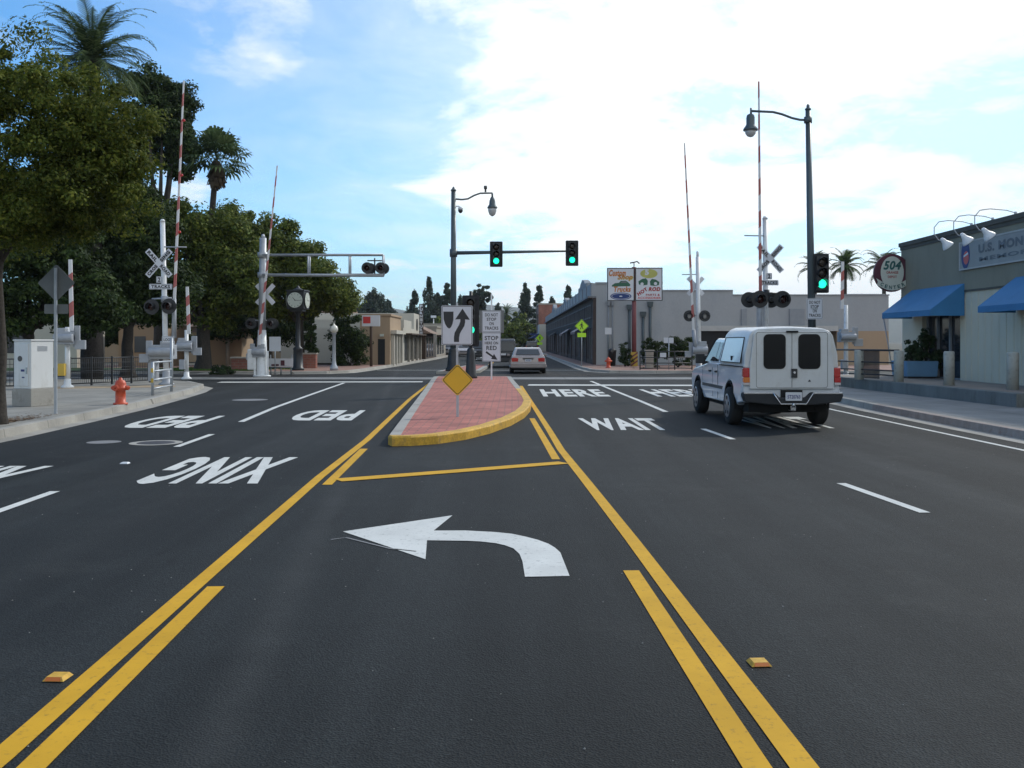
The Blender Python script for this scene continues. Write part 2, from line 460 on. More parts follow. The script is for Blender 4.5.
def sweep(mb, pl, prof, m=0):
    """profile (offset, z) swept along a ground polyline"""
    mb.m = m
    rows = [offset(pl, d) for d, z in prof]
    for k in range(len(prof) - 1):
        for i in range(len(pl) - 1):
            q = [(rows[k][i], prof[k][1]), (rows[k][i + 1], prof[k][1]), (rows[k + 1][i + 1], prof[k + 1][1]), (rows[k + 1][i], prof[k + 1][1])]
            mb.poly([(a[0], a[1], z) for a, z in q])

def kerb(name, pl, s, mats, h=.15, hm=1):
    """s=+1: walk lies to the right of the polyline direction, -1: left"""
    mb = MB()
    sweep(mb, pl, [(-.34 * s, .004), (-.02 * s, .012)], 0)
    sweep(mb, pl, [(-.02 * s, .012), (0, h), (.02 * s, h + .008), (.16 * s, h + .008), (.16 * s, -.02)], hm)
    tag(mb.build(name, mats), kind='structure')

LK = [(-8.45, -25), (-8.5, 0), (-8.6, 12), (-8.72, 17), (-9.0, 21), (-9.35, 25), (-9.85, 29), (-10.35, 32.5), (-11.0, 35.5), (-12.3, 38), (-14.5, 39.6), (-20, 40.4), (-34, 40.6)]
kerb('kerb', LK, -1, ['kerb_concrete', 'kerb_concrete'])
tag(MB().prism(offset(LK, -.158) + [(-34, -25)], -.05, .15).build('pavement', 'sidewalk'), kind='structure')
RK = [(8.62, -25), (8.62, 19), (8.7, 24), (8.95, 29), (9.7, 33), (11.2, 35.6), (14, 37), (20, 37.6), (34, 37.8)]
kerb('kerb', RK[2:], 1, ['kerb_concrete', 'kerb_concrete'])
kerb('kerb', [(8.62, -25), (8.62, 13), (8.62, 19), (8.7, 24)], 1, ['kerb_concrete', 'kerb_red'])
tag(MB().prism(offset(RK, .158) + [(34, -25)], -.05, .15).build('pavement', 'sidewalk2'), kind='structure')
LF = [(-34, 51.6), (-20, 51.4), (-12, 51.2), (-9.6, 51.6), (-8.7, 53), (-8.4, 57), (-8.0, 68), (-7.4, 95), (-7.2, 150), (-7.2, 420)]
kerb('kerb', LF, -1, ['kerb_concrete', 'kerb_concrete'], .13)
tag(MB().prism(offset(LF, -.158) + [(-11.6, 420), (-12.0, 66), (-34, 66)], -.05, .13).build('pavement', 'paver2'), kind='structure')
RF = [(34, 52.4), (14, 52.4), (7.5, 52.4), (5.2, 53.2), (4.4, 55.6), (4.2, 62), (4.2, 150), (4.2, 420)]
kerb('kerb', RF, 1, ['kerb_concrete', 'kerb_concrete'], .13)
tag(MB().prism(offset(RF, .158) + [(6.4, 420), (6.4, 66), (34, 66)], -.05, .13).build('pavement', 'paver2'), kind='structure')

tag(MB().prism([(-15.5, 33.2), (-11.8, 34.6), (-11.2, 33.2), (-15.0, 31.8)], .1, .156).build('pavement_pad', 'tan_pad'), kind='structure')
# rail tracks across the street
mb = MB()
mb.poly([(-60, 43.9, .006), (60, 43.9, .006), (60, 46.5, .006), (-60, 46.5, .006)])
mb.m = 1
for y in (44.45, 45.9, 48.5, 49.95):
    mb.b6(-60, 60, y - .05, y + .05, -.01, .014)
tag(mb.build('rail_track', ['track', 'rail']), 'pale panelled railway track crossing the street with flush rails', 'railway track', kind='structure')

# ------------------------------------------------------------------ painted markings (parts of the road)
ZM = .005
def band(name, pl, w, m='white_paint', label=None, z=ZM):
    pl = [Vector(p) for p in pl]
    L = offset([tuple(p[:2]) for p in pl], -w / 2); Rr = offset([tuple(p[:2]) for p in pl], w / 2)
    mb = MB()
    for i in range(len(pl) - 1):
        mb.poly([(*L[i], z), (*Rr[i], z), (*Rr[i + 1], z), (*L[i + 1], z)])
    return mb.build(name, m, road, label=label)
def gl(*pp): return [G(x, y) for x, y in pp]

lineA = [(-1.95, -2)] + gl((0, 758), (120, 652), (248, 540), (320, 477), (367, 440), (410, 399), (432, 381.5))
band('yellow_line', lineA, .115, 'yellow_paint', 'outer yellow line left of the turn lane')
lineC = [(1.27, -2)] + gl((804, 768), (718, 654), (632, 540), (585, 480), (561, 450), (549, 430), (531, 402), (521, 386))
band('yellow_line', lineC, .115, 'yellow_paint', 'outer yellow line right of the turn lane')
band('yellow_line', [(-1.70, -2)] + gl((32, 768), (216, 587)), .115, 'yellow_paint', 'inner yellow line left of the turn lane')
band('yellow_line', [(1.08, -2)] + gl((757, 768), (631, 571)), .115, 'yellow_paint', 'inner yellow line right of the turn lane')
band('yellow_line', gl((327, 485), (364, 449)), .115, 'yellow_paint', 'short yellow line before the island, left')
band('yellow_line', gl((556, 459.5), (532, 418.5)), .115, 'yellow_paint', 'short yellow line before the island, right')
band('yellow_line', gl((337.6, 480.6), (450, 472), (564, 463)), .27, 'yellow_paint', 'yellow bar across the end of the turn lane', z=ZM + .003)

outer = [(495.8, 532.6), (512, 534.3), (525, 537), (538, 540.4), (548.5, 544.3), (555, 548.2), (560.3, 553), (569.6, 576.5)]
inner = [(525, 577.4), (522.5, 562), (519.5, 554.5), (513.4, 548.9), (505, 545.8), (495.8, 543.7), (481, 542), (466.5, 541.3), (427, 540.8), (425.5, 559.8)]
arrow = [(342.9, 532), (452.5, 515.8), (433.7, 531.1), (465, 531)] + outer + inner
mb = MB(); mb.poly([(*G(x, y)[:2], ZM) for x, y in arrow]); mb.build('turn_arrow', 'white_paint', road, label='white left turn arrow painted in the turn lane')
band('scratch_line', gl((331, 540), (346, 538), (390, 549), (416, 552)), .025, 'old_paint')

# white lane lines
lw = [(-4.95, 4.0), (-4.95, 6.2)]
band('lane_dash', gl((-20, 518), (55, 491.6)), .11)
band('lane_dash', gl((176.6, 447), (212, 434.4)), .11)
band('lane_line', gl((241, 422), (275, 407.6), (310, 395), (344, 383)), .13)
band('lane_dash', gl((925, 513), (841, 483.5)), .11)
band('lane_dash', gl((733, 439.5), (703, 429)), .11)
band('lane_line', gl((666, 412), (640, 401), (615, 391), (591, 381.2)), .13)
band('lane_dash', [(3.95, 2.0), (3.92, 5.2)], .11)
band('edge_line', [(7.75, -10), (7.78, 12), (7.78, 19), (7.8, 24), (7.95, 31)], .10)
band('stop_line', [(.62, 38.1), (8.7, 37.6)], 1.1, z=ZM + .003)
band('stop_line', [(-3.7, 41.2), (-12.0, 40.8)], .9)
for k in range(5):
    y = 62 + k * 14
    band('lane_dash', [(-3.6 + .1 * k, y), (-3.55 + .1 * k, y + 4)], .12)
    if k: band('lane_dash', [(1.9, y), (1.9, y + 4)], .12)
band('yellow_line', [(-1.6, 70), (-1.5, 400)], .25, 'yellow_paint')
band('crosswalk_line', [(-7.9, 58.2), (4.1, 58.2)], .3)
for px, py in ((125, 463.7),):
    p = G(px, py); MB().box((p.x, p.y, .012), (.11, .11, .018), taper=.7).build('lane_stud', 'white_metal', road)
for px, py in ((775, 398), (735, 462)):
    pass

def word(s, x0, x1, y0, y1, rz=0.0, label=None, skew=0.0):
    o = text(s, x1 - x0, y1 - y0, ((x0 + x1) / 2, (y0 + y1) / 2, ZM), 'white_paint', road, 'painted_word', True, rz, .04, label=label)
    if skew:
        for v in o.data.vertices: v.co.x += skew * v.co.y
    return o
word('XING', -4.5, -3.0, 11.55, 14.25, math.pi, 'white word XING painted beside the yellow line, upside down', skew=-.04)
word('XING', -7.5, -6.02, 10.6, 13.25, math.pi, 'white word XING in the lane by the left kerb, upside down', skew=-.05)
word('PED', -4.86, -3.45, 20.9, 24.0, math.pi, 'white word PED right of the lane line, upside down', skew=-.05)
word('PED', -7.75, -6.3, 19.1, 22.2, math.pi, 'white word PED in the lane by the left kerb, upside down', skew=-.06)
word('WAIT', 1.42, 3.0, 18.6, 21.5, 0, 'white word WAIT in the lane beside the island')
word('WAIT', 4.75, 6.3, 19.0, 21.9, 0, 'white word WAIT under the white truck')
word('HERE', .95, 3.0, 30.1, 34.6, 0, 'white word HERE in the lane beside the island')
word('HERE', 4.4, 6.5, 30.1, 34.6, 0, 'white word HERE in the lane ahead of the white truck')
# iron covers
def disc(px, py, r, m, name, ring=0):
    p = G(px, py); mb = MB()
    if ring:
        n = 28
        for i in range(n):
            a, b = 2 * math.pi * i / n, 2 * math.pi * (i + 1) / n
            mb.poly([(p.x + math.cos(a) * r, p.y + math.sin(a) * r, ZM), (p.x + math.cos(b) * r, p.y + math.sin(b) * r, ZM),
                     (p.x + math.cos(b) * ring, p.y + math.sin(b) * ring, ZM), (p.x + math.cos(a) * ring, p.y + math.sin(a) * ring, ZM)])
        mb.m = 1
        mb.poly([(p.x + math.cos(2 * math.pi * i / n) * ring, p.y + math.sin(2 * math.pi * i / n) * ring, ZM + .001) for i in range(n)])
        mb.build(name, [m, 'rail'], road)
    else:
        mb.poly([(p.x + math.cos(2 * math.pi * i / 24) * r, p.y + math.sin(2 * math.pi * i / 24) * r, ZM) for i in range(24)]); mb.build(name, m, road)
disc(156, 443, .42, 'concrete', 'manhole_cover', .30)
disc(104, 442.3, .27, 'old_paint', 'valve_cover')
disc(250, 400, .5, 'old_paint', 'patch_mark')

# small bits on the asphalt
gv = random.Random(3)
V, Fc = [], []
for i in range(420):
    y = 3.2 + abs(gv.gauss(0, 1)) * 9; x = gv.uniform(-8, 8.3); s = gv.uniform(.002, .005)
    b = len(V); V += [(x - s, y - s, .004), (x + s, y - s, .004), (x + s * .8, y + s, .004), (x - s, y + s, .004), (x, y, .004 + s * 1.2)]
    Fc += [(b, b + 1, b + 4), (b + 1, b + 2, b + 4), (b + 2, b + 3, b + 4), (b + 3, b, b + 4)]
me = bpy.data.meshes.new('gravel'); me.from_pydata(V, [], Fc); me.materials.append(M['concrete'])
o = link('gravel', me); tag(o, 'tiny pale stones scattered over the asphalt', 'gravel', kind='stuff')

# raised yellow pavement markers
def marker(px, py, rz, label):
    p = G(px, py)
    t = thing('pavement_marker', label, 'road marker', (p.x, p.y, .004), rz, 'raised amber pavement markers')
    mb = MB(); mb.box((0, 0, .010), (.105, .105, .018), taper=.72); mb.build('body', 'kerb_yellow', t)
    mb = MB(); mb.poly([(-.04, -.0535, .003), (.04, -.0535, .003), (.034, -.041, .0185), (-.034, -.041, .0185)]); mb.build('reflector', 'tail_amber', t, loc=(0, -.002, .001))
marker(58, 679, -.05, 'amber reflective marker on the asphalt left of the left yellow lines')
marker(759, 664.5, .06, 'amber reflective marker on the asphalt right of the right yellow lines')

# ------------------------------------------------------------------ median island
isl = thing('median_island', 'brick paved median island with a yellow front kerb', 'traffic island', (0, 0, 0)); isl['kind'] = 'structure'
left = [(-1.99, 16.0), (-2.2, 20), (-2.46, 25), (-2.87, 33), (-3.15, 38), (-3.4, 43.0)]
right = [(-.02, 43.0), (.12, 38), (.32, 32), (.47, 27.5), (.50, 25.6), (.43, 23.6)]
front = [(.27, 21.6), (-.02, 19.6), (-.4, 17.9), (-.78, 16.8), (-1.2, 16.1), (-1.6, 15.8), (-1.9, 15.75)]
outline = left + [(-3.2, 43.6), (-.3, 43.6)] + right + front
cx = sum(p[0] for p in outline) / len(outline)
def inset(pl, d):
    n = len(pl); out = []
    for i, p in enumerate(pl):
        a, b = Vector(pl[i - 1]), Vector(pl[(i + 1) % n]); t = (b - a).normalized(); nn = Vector((t.y, -t.x))
        out.append((p[0] + nn.x * d, p[1] + nn.y * d))
    return out
inn = inset(outline, .20)
MB().prism(inn, -.02, .152).build('paving', 'paver', isl)
mbg, mby = MB(), MB()
n = len(outline)
for i in range(n):
    j = (i + 1) % n
    yel = i >= len(left) + 2 + 3 - 1
    b = mby if yel else mbg
    o0, o1, i0, i1 = outline[i], outline[j], inn[i], inn[j]
    lo = inset(outline, .02)
    l0, l1 = lo[i], lo[j]
    b.poly([(*o0, 0), (*o1, 0), (*o1, .13), (*o0, .13)]); b.poly([(*o0, .13), (*o1, .13), (*l1, .158), (*l0, .158)])
    b.poly([(*l0, .158), (*l1, .158), (*i1, .158), (*i0, .158)]); b.poly([(*i0, .158), (*i1, .158), (*i1, .1), (*i0, .1)])
mbg.build('kerb', 'concrete', isl, label='pale concrete kerb of the island')
mby.build('kerb', 'kerb_yellow', isl, label='yellow painted front kerb of the island')
isl2 = thing('median_island', 'small far brick island carrying the signal mast', 'traffic island', (0, 0, 0)); isl2['kind'] = 'structure'
ol = [(-3.9, 51.3), (-2.3, 51.3), (-1.7, 53), (-1.5, 66), (-2.2, 67.5), (-2.9, 66)]
MB().prism(ol, 0, .14).build('kerb', 'concrete', isl2)
MB().prism([(-3.6, 51.6), (-2.45, 51.6), (-1.95, 53.2), (-1.75, 65.9), (-2.2, 66.8), (-2.65, 65.9)], .1, .146).build('paving', 'paver', isl2)

# ------------------------------------------------------------------ traffic signals
def signal_head(par, c, w, h, n=3, lit=2, r=.15, top=.12, pitch=None, label=None):
    c = Vector(c)
    pitch = pitch or (h - top * 2) / n
    sh = MB(); sh.plate(rrect(w, h, .05, c.x, c.z), c.y + .02, c.y + .05)
    bp = sh.build('backplate', 'black_matte', par, label=label)
    mb = MB(); mb.box((c.x, c.y + .02 + .1 - .12, c.z), (.36, .2, h - top * 1.4))
    for i in range(n):
        z = c.z + h / 2 - top - pitch * (i + .5)
        mb.cyl((c.x, c.y - .08, z), (c.x, c.y - .10, z), r * 1.12, n=20)
        # visor: open half tunnel above the lens
        k = 12
        for j in range(k):
            a0, a1 = R(-30 + 240 * j / k), R(-30 + 240 * (j + 1) / k)
            d0 = .24 if 2 < j < k - 3 else .16
            q = lambda a, y, rr: (c.x + math.cos(a) * rr, y, z + math.sin(a) * rr)
            mb.poly([q(a0, c.y - .1, r * 1.1), q(a1, c.y - .1, r * 1.1), q(a1, c.y - .1 - d0, r * 1.06), q(a0, c.y - .1 - d0, r * 1.06)])
    hd = mb.build('signal_head', 'black', par)
    for i in range(n):
        z = c.z + h / 2 - top - pitch * (i + .5)
        l = MB(); l.lathe([(r, -.10), (r * .8, -.125), (r * .4, -.138), (.001, -.142)], (c.x, c.y, z), 20, 'Y')
        l.build('lens', 'green_on' if i == lit else 'lens_dark', hd, label='lit green lens' if i == lit else None)
    return hd

# centre mast with lamp and mast arm
Y0 = 51.8
mx = X_(453.5, Y0)
t = thing('signal_mast', 'tall dark green mast with a long arm carrying two green traffic lights', 'traffic light', (mx, Y0, .146))
def L(px, py, dy=0.0, zb=.146, yb=Y0, xb=None):
    return Vector((X_(px, yb + dy) - (mx if xb is None else xb), dy, Z_(py, yb + dy) - zb))
ztop = L(453, 191).z
mb = MB(); mb.cyl((0, 0, 1.1), (0, 0, ztop), .17, .12, 16); mb.lathe([(.14, ztop), (.15, ztop + .05), (.08, ztop + .12), (.03, ztop + .22)]); mb.build('pole', 'dark_pole', t)
MB().lathe([(.42, 0), (.42, .12), (.34, .2), (.27, .9), (.22, 1.05), (.24, 1.12), (.18, 1.18)], n=16).build('pole_base', 'black', t)
a = L(455, 253); b = L(567, 251)
mb = MB(); mb.cyl((.1, 0, a.z), (b.x, 0, b.z), .10, .055, 12); mb.cyl((0, 0, a.z - .2), (0, 0, a.z + .2), .2, n=14); mb.build('mast_arm', 'dark_pole', t)
signal_head(t, L(496.3, 254.5) + Vector((0, -.2, 0)), .66, 1.32, 3, 2)
signal_head(t, L(571.8, 253.5) + Vector((0, -.2, 0)), .66, 1.32, 3, 2)
pts = [L(455, 199), L(462, 199.6), L(468, 198.8), L(474, 195.5), L(480, 193.3), L(492.5, 193)]
mb = MB(); mb.tube(pts, .045); mb.cyl(L(492.3, 193), L(492.3, 197), .05); mb.build('lamp_arm', 'dark_pole', t)
q = L(492.3, 197)
lm = MB().lathe([(.07, 0), (.11, -.08), (.15, -.2), (.17, -.4), (.25, -.52), (.27, -.58), (.2, -.58)], q, 20).build('lamp_head', 'dark_pole', t)
MB().lathe([(.22, -.58), (.22, -.72), (.15, -.92), (.04, -1.0)], q, 16).build('lamp_globe', 'lens_clear', lm)
q = L(485.5, 192); MB().cyl(q, q + Vector((0, 0, .18)), .05).cyl(q + Vector((0, 0, .16)), q + Vector((0, 0, .32)), .09).build('photocell', 'gunmetal', t)
q = L(460.5, 207.5); mb = MB(); mb.tube([L(454, 206.5), L(459, 206.2), q], .03); mb.cyl(q, q - Vector((0, 0, .12)), .13); mb.m = 1; mb.lathe([(.13, -.12), (.12, -.2), (.06, -.28), (.01, -.3)], q, 14); mb.build('camera_dome', ['sign_white', 'glass'], t)

# black signal on the near island
Y1 = 41.2; x1 = X_(470.8, Y1)
t = thing('traffic_signal', 'squat black traffic light with green lens on the island behind the keep right sign', 'traffic light', (x1, Y1, .152))
MB().lathe([(.27, 0), (.27, .08), (.22, .2), (.17, 1.0), (.15, 1.2), (.09, 1.25)], n=10).build('pole_base', 'black', t)
MB().cyl((0, 0, 1.2), (0, 0, 3.6), .065).build('pole', 'black', t)
zt = Z_(295.5, Y1) - .152; zb = Z_(346.5, Y1) - .152
signal_head(t, (0, -.15, (zt + zb) / 2), .70, zt - zb, 4, 3, .16, .13, .37)

# near right lamp pole with signal
Y2 = 33.0; x2 = X_(812.5, Y2); xt = X_(808, Y2) - x2
t = thing('signal_mast', 'tall dark lamp pole with a green traffic light behind the white truck', 'traffic light', (x2, Y2, .15))
def L2(px, py): return Vector((X_(px, Y2) - x2, 0, Z_(py, Y2) - .15))
zt = L2(808, 110).z
mb = MB(); mb.cyl((0, 0, 1.0), (xt, 0, zt), .135, .085, 16); mb.lathe([(.1, zt), (.1, zt + .04), (.05, zt + .08), (.055, zt + .14), (.02, zt + .2)], (xt, 0, 0)); mb.build('pole', 'dark_pole', t)
MB().lathe([(.34, 0), (.34, .1), (.27, .2), (.22, .85), (.18, .98), (.15, 1.05)], n=16).build('pole_base', 'black', t)
pts = [L2(808, 120), L2(800, 119.8), L2(792, 118), L2(782, 114.2), L2(773, 112), L2(751, 111)]
mb = MB(); mb.tube(pts, .04); mb.cyl(L2(808, 117), L2(808, 123), .13); mb.cyl(L2(751, 108), L2(751, 115), .035); mb.build('lamp_arm', 'dark_pole', t)
q = L2(750.5, 114)
lm = MB().lathe([(.06, 0), (.12, -.04), (.14, -.12), (.14, -.34), (.17, -.4), (.24, -.5), (.24, -.55), (.18, -.55)], q, 20).build('lamp_head', 'dark_pole', t)
MB().lathe([(.19, -.55), (.17, -.65), (.1, -.74), (.02, -.77)], q, 16).build('lamp_globe', 'lens_clear', lm)
signal_head(t, L2(820, 273.5) + Vector((0, -.12, 0)), .53, 1.3, 3, 2, .145)
for z in (260, 286): MB().box(L2(815, z), (.3, .06, .05)).build('bracket', 'dark_pole', t)

# ------------------------------------------------------------------ plain signs on posts
def plate(par, c, w, h, r=.04, m='sign_white', name='panel', border='black', bw=.02, rot=0.0, back=True, label=None):
    mb = MB()
    mb.plate(rrect(w, h, r), -.003, .003)
    o = mb.build(name, m, par, loc=c, label=label)
    if border:
        mb = MB(); O, I = rrect(w - .03, h - .03, r), rrect(w - .03 - bw * 2, h - .03 - bw * 2, max(r - bw, .01))
        k = len(O)
        for i in range(k):
            j = (i + 1) % k
            mb.poly([(O[i][0], 0, O[i][1]), (O[j][0], 0, O[j][1]), (I[j][0], 0, I[j][1]), (I[i][0], 0, I[i][1])])
        b = mb.build('border', border, o, loc=(0, -.0055, 0))
    if rot: o.rotation_euler = (0, rot, 0)
    return o

# keep right sign
Yk = 30.5; xk = X_(457, Yk)
t = thing('keep_right_sign', 'white keep right sign with black curved arrow on the brick island', 'traffic sign', (xk, Yk, .152))
def Lk(px, py, Y=Yk, x=xk, zb=.152): return Vector((X_(px, Y) - x, 0, Z_(py, Y) - zb))
MB().box((0, .04, 1.35), (.06, .06, 2.7)).build('post', 'galv', t)
w = 31.3 * Yk / F; h = 39.5 * Yk / F
pn = plate(t, Lk(457, 325.3), w, h, .05, 'sign_white', bw=.018)
def kp(pts): return [((x - 846) / 8.53 * 1.0 * Yk / F * 1.0, -(y - 382) / 8.53 * Yk / F) for x, y in pts]
off = (830 - 846)
sh = [(712, 265), (798, 265), (798, 330), (790, 370), (776, 400), (762, 410), (745, 400), (727, 372), (714, 330)]
sh = [(x + 18, y) for x, y in sh]
MB().poly([(x, -.006, z) for x, z in kp(sh)]).build('shield_symbol', 'black', pn)
ar = [(875, 240), (938, 335), (897, 332), (898, 355), (890, 390), (868, 425), (852, 455), (846, 490), (846, 524), (802, 524), (802, 480), (808, 445), (826, 412), (846, 378), (856, 350), (856, 330), (812, 332)]
ar = [(x + 18, y) for x, y in ar]
MB().poly([(x, -.006, z) for x, z in kp(ar)]).build('arrow_symbol', 'black', pn)

# amber diamond
Yd = 19.9; xd = X_(457.5, Yd)
t = thing('warning_sign', 'blank amber diamond marker on a short steel post at the front of the island', 'traffic sign', (xd, Yd, .152))
MB().box((0, .03, .5), (.05, .045, 1.0)).build('post', 'galv', t)
s = 26.5 * Yd / F * 1.0
c = Vector((0, 0, Z_(380, Yd) - .152)); c.x = 0
o = plate(t, c, s / 1.15, s / 1.15, .05, 'sign_yellow', bw=.012, rot=R(45))

def textsign(par, c, w, h, rows, ink='black', m='sign_white', fac=.82, bold=.022, r=.03):
    pn = plate(par, c, w, h, r, m, bw=.012)
    tot = sum(k[1] for k in rows); z = h / 2 - (h * .09)
    usable = h * .82
    for s_, k, ww in rows:
        hh = usable * k / tot
        if s_ : text(s_, w * ww, hh * .72, (0, -.0045, z - hh / 2), ink, pn, bold=bold)
        z -= hh
    return pn
DNS = [('DO NOT', 1, .68), ('STOP', 1, .5), ('ON', 1, .24), ('TRACKS', 1, .72)]
# centre pair
Ys = 39.5; xs = X_(491.5, Ys)
t = thing('stop_on_red_sign', 'DO NOT STOP ON TRACKS sign above STOP HERE ON RED sign on the island', 'traffic sign', (xs, Ys, .152))
MB().box((0, .045, 1.7), (.06, .05, 3.4)).build('post', 'white_metal', t)
zc = Z_(321.5, Ys) - .152
MB().box((.005, .02, zc), (24.5 * Ys / F, .012, 22.5 * Ys / F)).build('mounting_plate', 'sign_back', t)
textsign(t, (0, 0, zc), 19 * Ys / F, 21.5 * Ys / F, DNS)
zc2 = Z_(347, Ys) - .152
pn = textsign(t, (0, .0, zc2), 18.5 * Ys / F, 29 * Ys / F, [('STOP', 1.1, .74), ('HERE ON', .75, .72), ('RED', 1.1, .56), ('', 1.5, 1)])
k = 1.0 * Ys / F
pts = [(-6, -6.0), (-5, -4.2), (1.5, -9.0), (2.5, -7.0), (6, -13), (-.5, -12.2), (.6, -10.4)]
MB().poly([(x * k, -.0045, (z + .2) * k) for x, z in pts]).build('arrow_symbol', 'black', pn)
# right, on the lamp pole
t = thing('traffic_sign', 'white DO NOT STOP ON TRACKS sign under the green light behind the truck', 'traffic sign', (X_(813, Y2), Y2 - .18, Z_(309, Y2)))
textsign(t, (0, 0, 0), 16.2 * Y2 / F, 21 * Y2 / F, DNS)
MB().box((0, .04, 0), (.2, .09, .05)).build('bracket', 'galv', t)

# back of the diamond sign by the cabinet
p = G(56.3, 413.5, .15)
t = thing('warning_sign', 'grey back of a diamond warning sign and plaque on a post by the white cabinet', 'traffic sign', p)
Yb = p.y
MB().box((0, -.03, (Z_(268, Yb) - .15) / 2), (.055, .04, Z_(268, Yb) - .15)).build('post', 'galv', t)
s = 37.5 * Yb / F / math.sqrt(2)
plate(t, (0, 0, Z_(283, Yb) - .15), s, s, .04, 'sign_back', border=None, rot=R(45))
plate(t, (0, 0, Z_(309, Yb) - .15), 24 * Yb / F, 9.5 * Yb / F, .02, 'sign_back', 'plaque', border=None)

# ------------------------------------------------------------------ railway crossing signals
def striped(mb, p0, p1, w0, w1, n, depth=.05, first=0):
    p0, p1 = Vector(p0), Vector(p1)
    for i in range(n):
        a, b = p0.lerp(p1, i / n), p0.lerp(p1, (i + 1) / n)
        wa, wb = w0 + (w1 - w0) * i / n, w0 + (w1 - w0) * (i + 1) / n
        mb.m = (i + first) % 2
        sk = w0 * .35
        v = [(a.x - wa / 2, -depth / 2, a.z - (sk if i else 0)), (a.x + wa / 2, -depth / 2, a.z + (sk if i else 0)), (b.x + wb / 2, -depth / 2, b.z + (sk if i < n - 1 else 0)), (b.x - wb / 2, -depth / 2, b.z - (sk if i < n - 1 else 0))]
        v2 = [(x, depth / 2, z) for x, _, z in v]
        off = Vector((0, a.y, 0))
        A = [mb.bm.verts.new(Vector(q) + off) for q in v]; B = [mb.bm.verts.new(Vector(q) + off) for q in v2]
        mb._f(A); mb._f(B[::-1])
        for k in range(4): mb._f([A[k], B[k], B[(k + 1) % 4], A[(k + 1) % 4]])

def flasher(par, c, r=.3, face=-1, lens='lens_red', yaw=0.0):
    mb = MB(); f = face
    mb.lathe([(r, 0), (r, .015 * -f), (r * .98, .02 * -f)], (0, 0, 0), 24, 'Y')
    mb.cyl((0, 0, 0), (0, -f * .16, 0), .12, .08, 14)
    k = 14
    for j in range(k):
        a0, a1 = R(-40 + 260 * j / k), R(-40 + 260 * (j + 1) / k)
        q = lambda a, y, rr: (math.cos(a) * rr, y, math.sin(a) * rr)
        mb.poly([q(a0, f * .01, r * .52), q(a1, f * .01, r * .52), q(a1, f * .28, r * .5), q(a0, f * .28, r * .5)])
    o = mb.build('flasher', 'black', par, loc=c); o.rotation_euler = (0, 0, yaw)
    l = MB(); l.lathe([(r * .48, f * .02), (r * .4, f * .05), (.01, f * .065)], (0, 0, 0), 18, 'Y'); l.build('lens', lens, o)
    return o

def crossbuck(par, c, L_, w, face=1, letters=True, scale=1.0):
    mb = MB()
    for i, a in enumerate((R(48), R(-48))):
        d = Vector((math.cos(a), 0, math.sin(a))); nrm = Vector((-math.sin(a), 0, math.cos(a)))
        y0 = -.012 * i
        q = [d * (-L_ / 2) - nrm * w / 2, d * L_ / 2 - nrm * w / 2, d * L_ / 2 + nrm * w / 2, d * (-L_ / 2) + nrm * w / 2]
        A = [mb.bm.verts.new(v + Vector((0, y0, 0))) for v in q]; B = [mb.bm.verts.new(v + Vector((0, y0 + .006, 0))) for v in q]
        mb._f(A); mb._f(B[::-1])
        for k in range(4): mb._f([A[k], B[k], B[(k + 1) % 4], A[(k + 1) % 4]])
    o = mb.build('crossbuck', 'sign_white', par, loc=c)
    if letters:
        for s, a, dy in (('RAILROAD', R(-48), -.0175), ('CROSSING', R(48), -.0175)):
            # split the words round the centre as on the real sign
            h = len(s) // 2
            for part, sgn in ((s[:h], -1), (s[h:], 1)):
                if s == 'CROSSING' or sgn:
                    tx = text(part, L_ * .37, w * .62, (0, 0, 0), 'black', o, bold=.05)
                    tx.location = (sgn * math.cos(a) * L_ * .27, dy + .0, sgn * math.sin(a) * L_ * .27)
                    tx.rotation_euler = (0, -a, 0)
    return o

def case(mb, c, s): mb.box(c, s)

def mechanism(par, z, x=0.0, w=.55, h=.42, back=False, side=1):
    mb = MB(); mb.box((x, -.05, z), (w, .42, h)); mb.cyl((x - w * .5, -.27, z), (x + w * .5, -.27, z), h * .32, n=14)
    mb.box((x + side * w * .2, -.1, z + h * .62), (w * .5, .3, h * .3)); mb.cyl((x, -.3, z - h * .1), (x, .3, z - h * .1), h * .28, n=14)
    o = mb.build('gate_mechanism', 'alum', par, bevel=.02)
    mb = MB(); mb.box((x - side * w * .55, -.1, z + .05), (.22, .08, .7), rx=0); mb.box((x - side * w * .75, -.1, z - .22), (.34, .12, .3)); mb.build('counterweight', 'alum', par, bevel=.015)
    return o

# (A) near left signal
Ya = 35.0; xa = X_(165, Ya)
t = thing('crossing_signal', 'railway crossing signal with lettered crossbuck and raised gate arm behind the red hydrant', 'crossing signal', (xa, Ya, .15))
def La(px, py, Y=Ya, x=xa, zb=.15): return Vector((X_(px, Y) - x, 0, Z_(py, Y) - zb))
mt = La(162.5, 222)
mb = MB(); mb.cyl((.05, 0, 0), (mt.x, 0, mt.z), .095, .085, 16); mb.cyl((mt.x, 0, mt.z), (mt.x, 0, mt.z + .1), .1, .05); mb.build('mast', 'white_metal', t)
mb = MB(); mb.lathe([(.26, 0), (.26, .04), (.15, .1), (.13, .45), (.11, .5)], (.05, 0, 0)); mb.build('mast_base', 'alum', t)
cb = crossbuck(t, La(160.3, 263.5) + Vector((0, -.14, 0)), 1.22, .2)
pn = plate(t, La(160.5, 279.8) + Vector((0, -.13, 0)), .2, .22, .02, bw=.008); text('2', .09, .15, (0, -.0045, 0), 'black', pn, bold=.04)
pn = plate(t, La(162, 286.8) + Vector((0, -.13, 0)), .8, .19, .02, bw=.008); text('TRACKS', .66, .11, (0, -.0045, 0), 'black', pn, bold=.04)
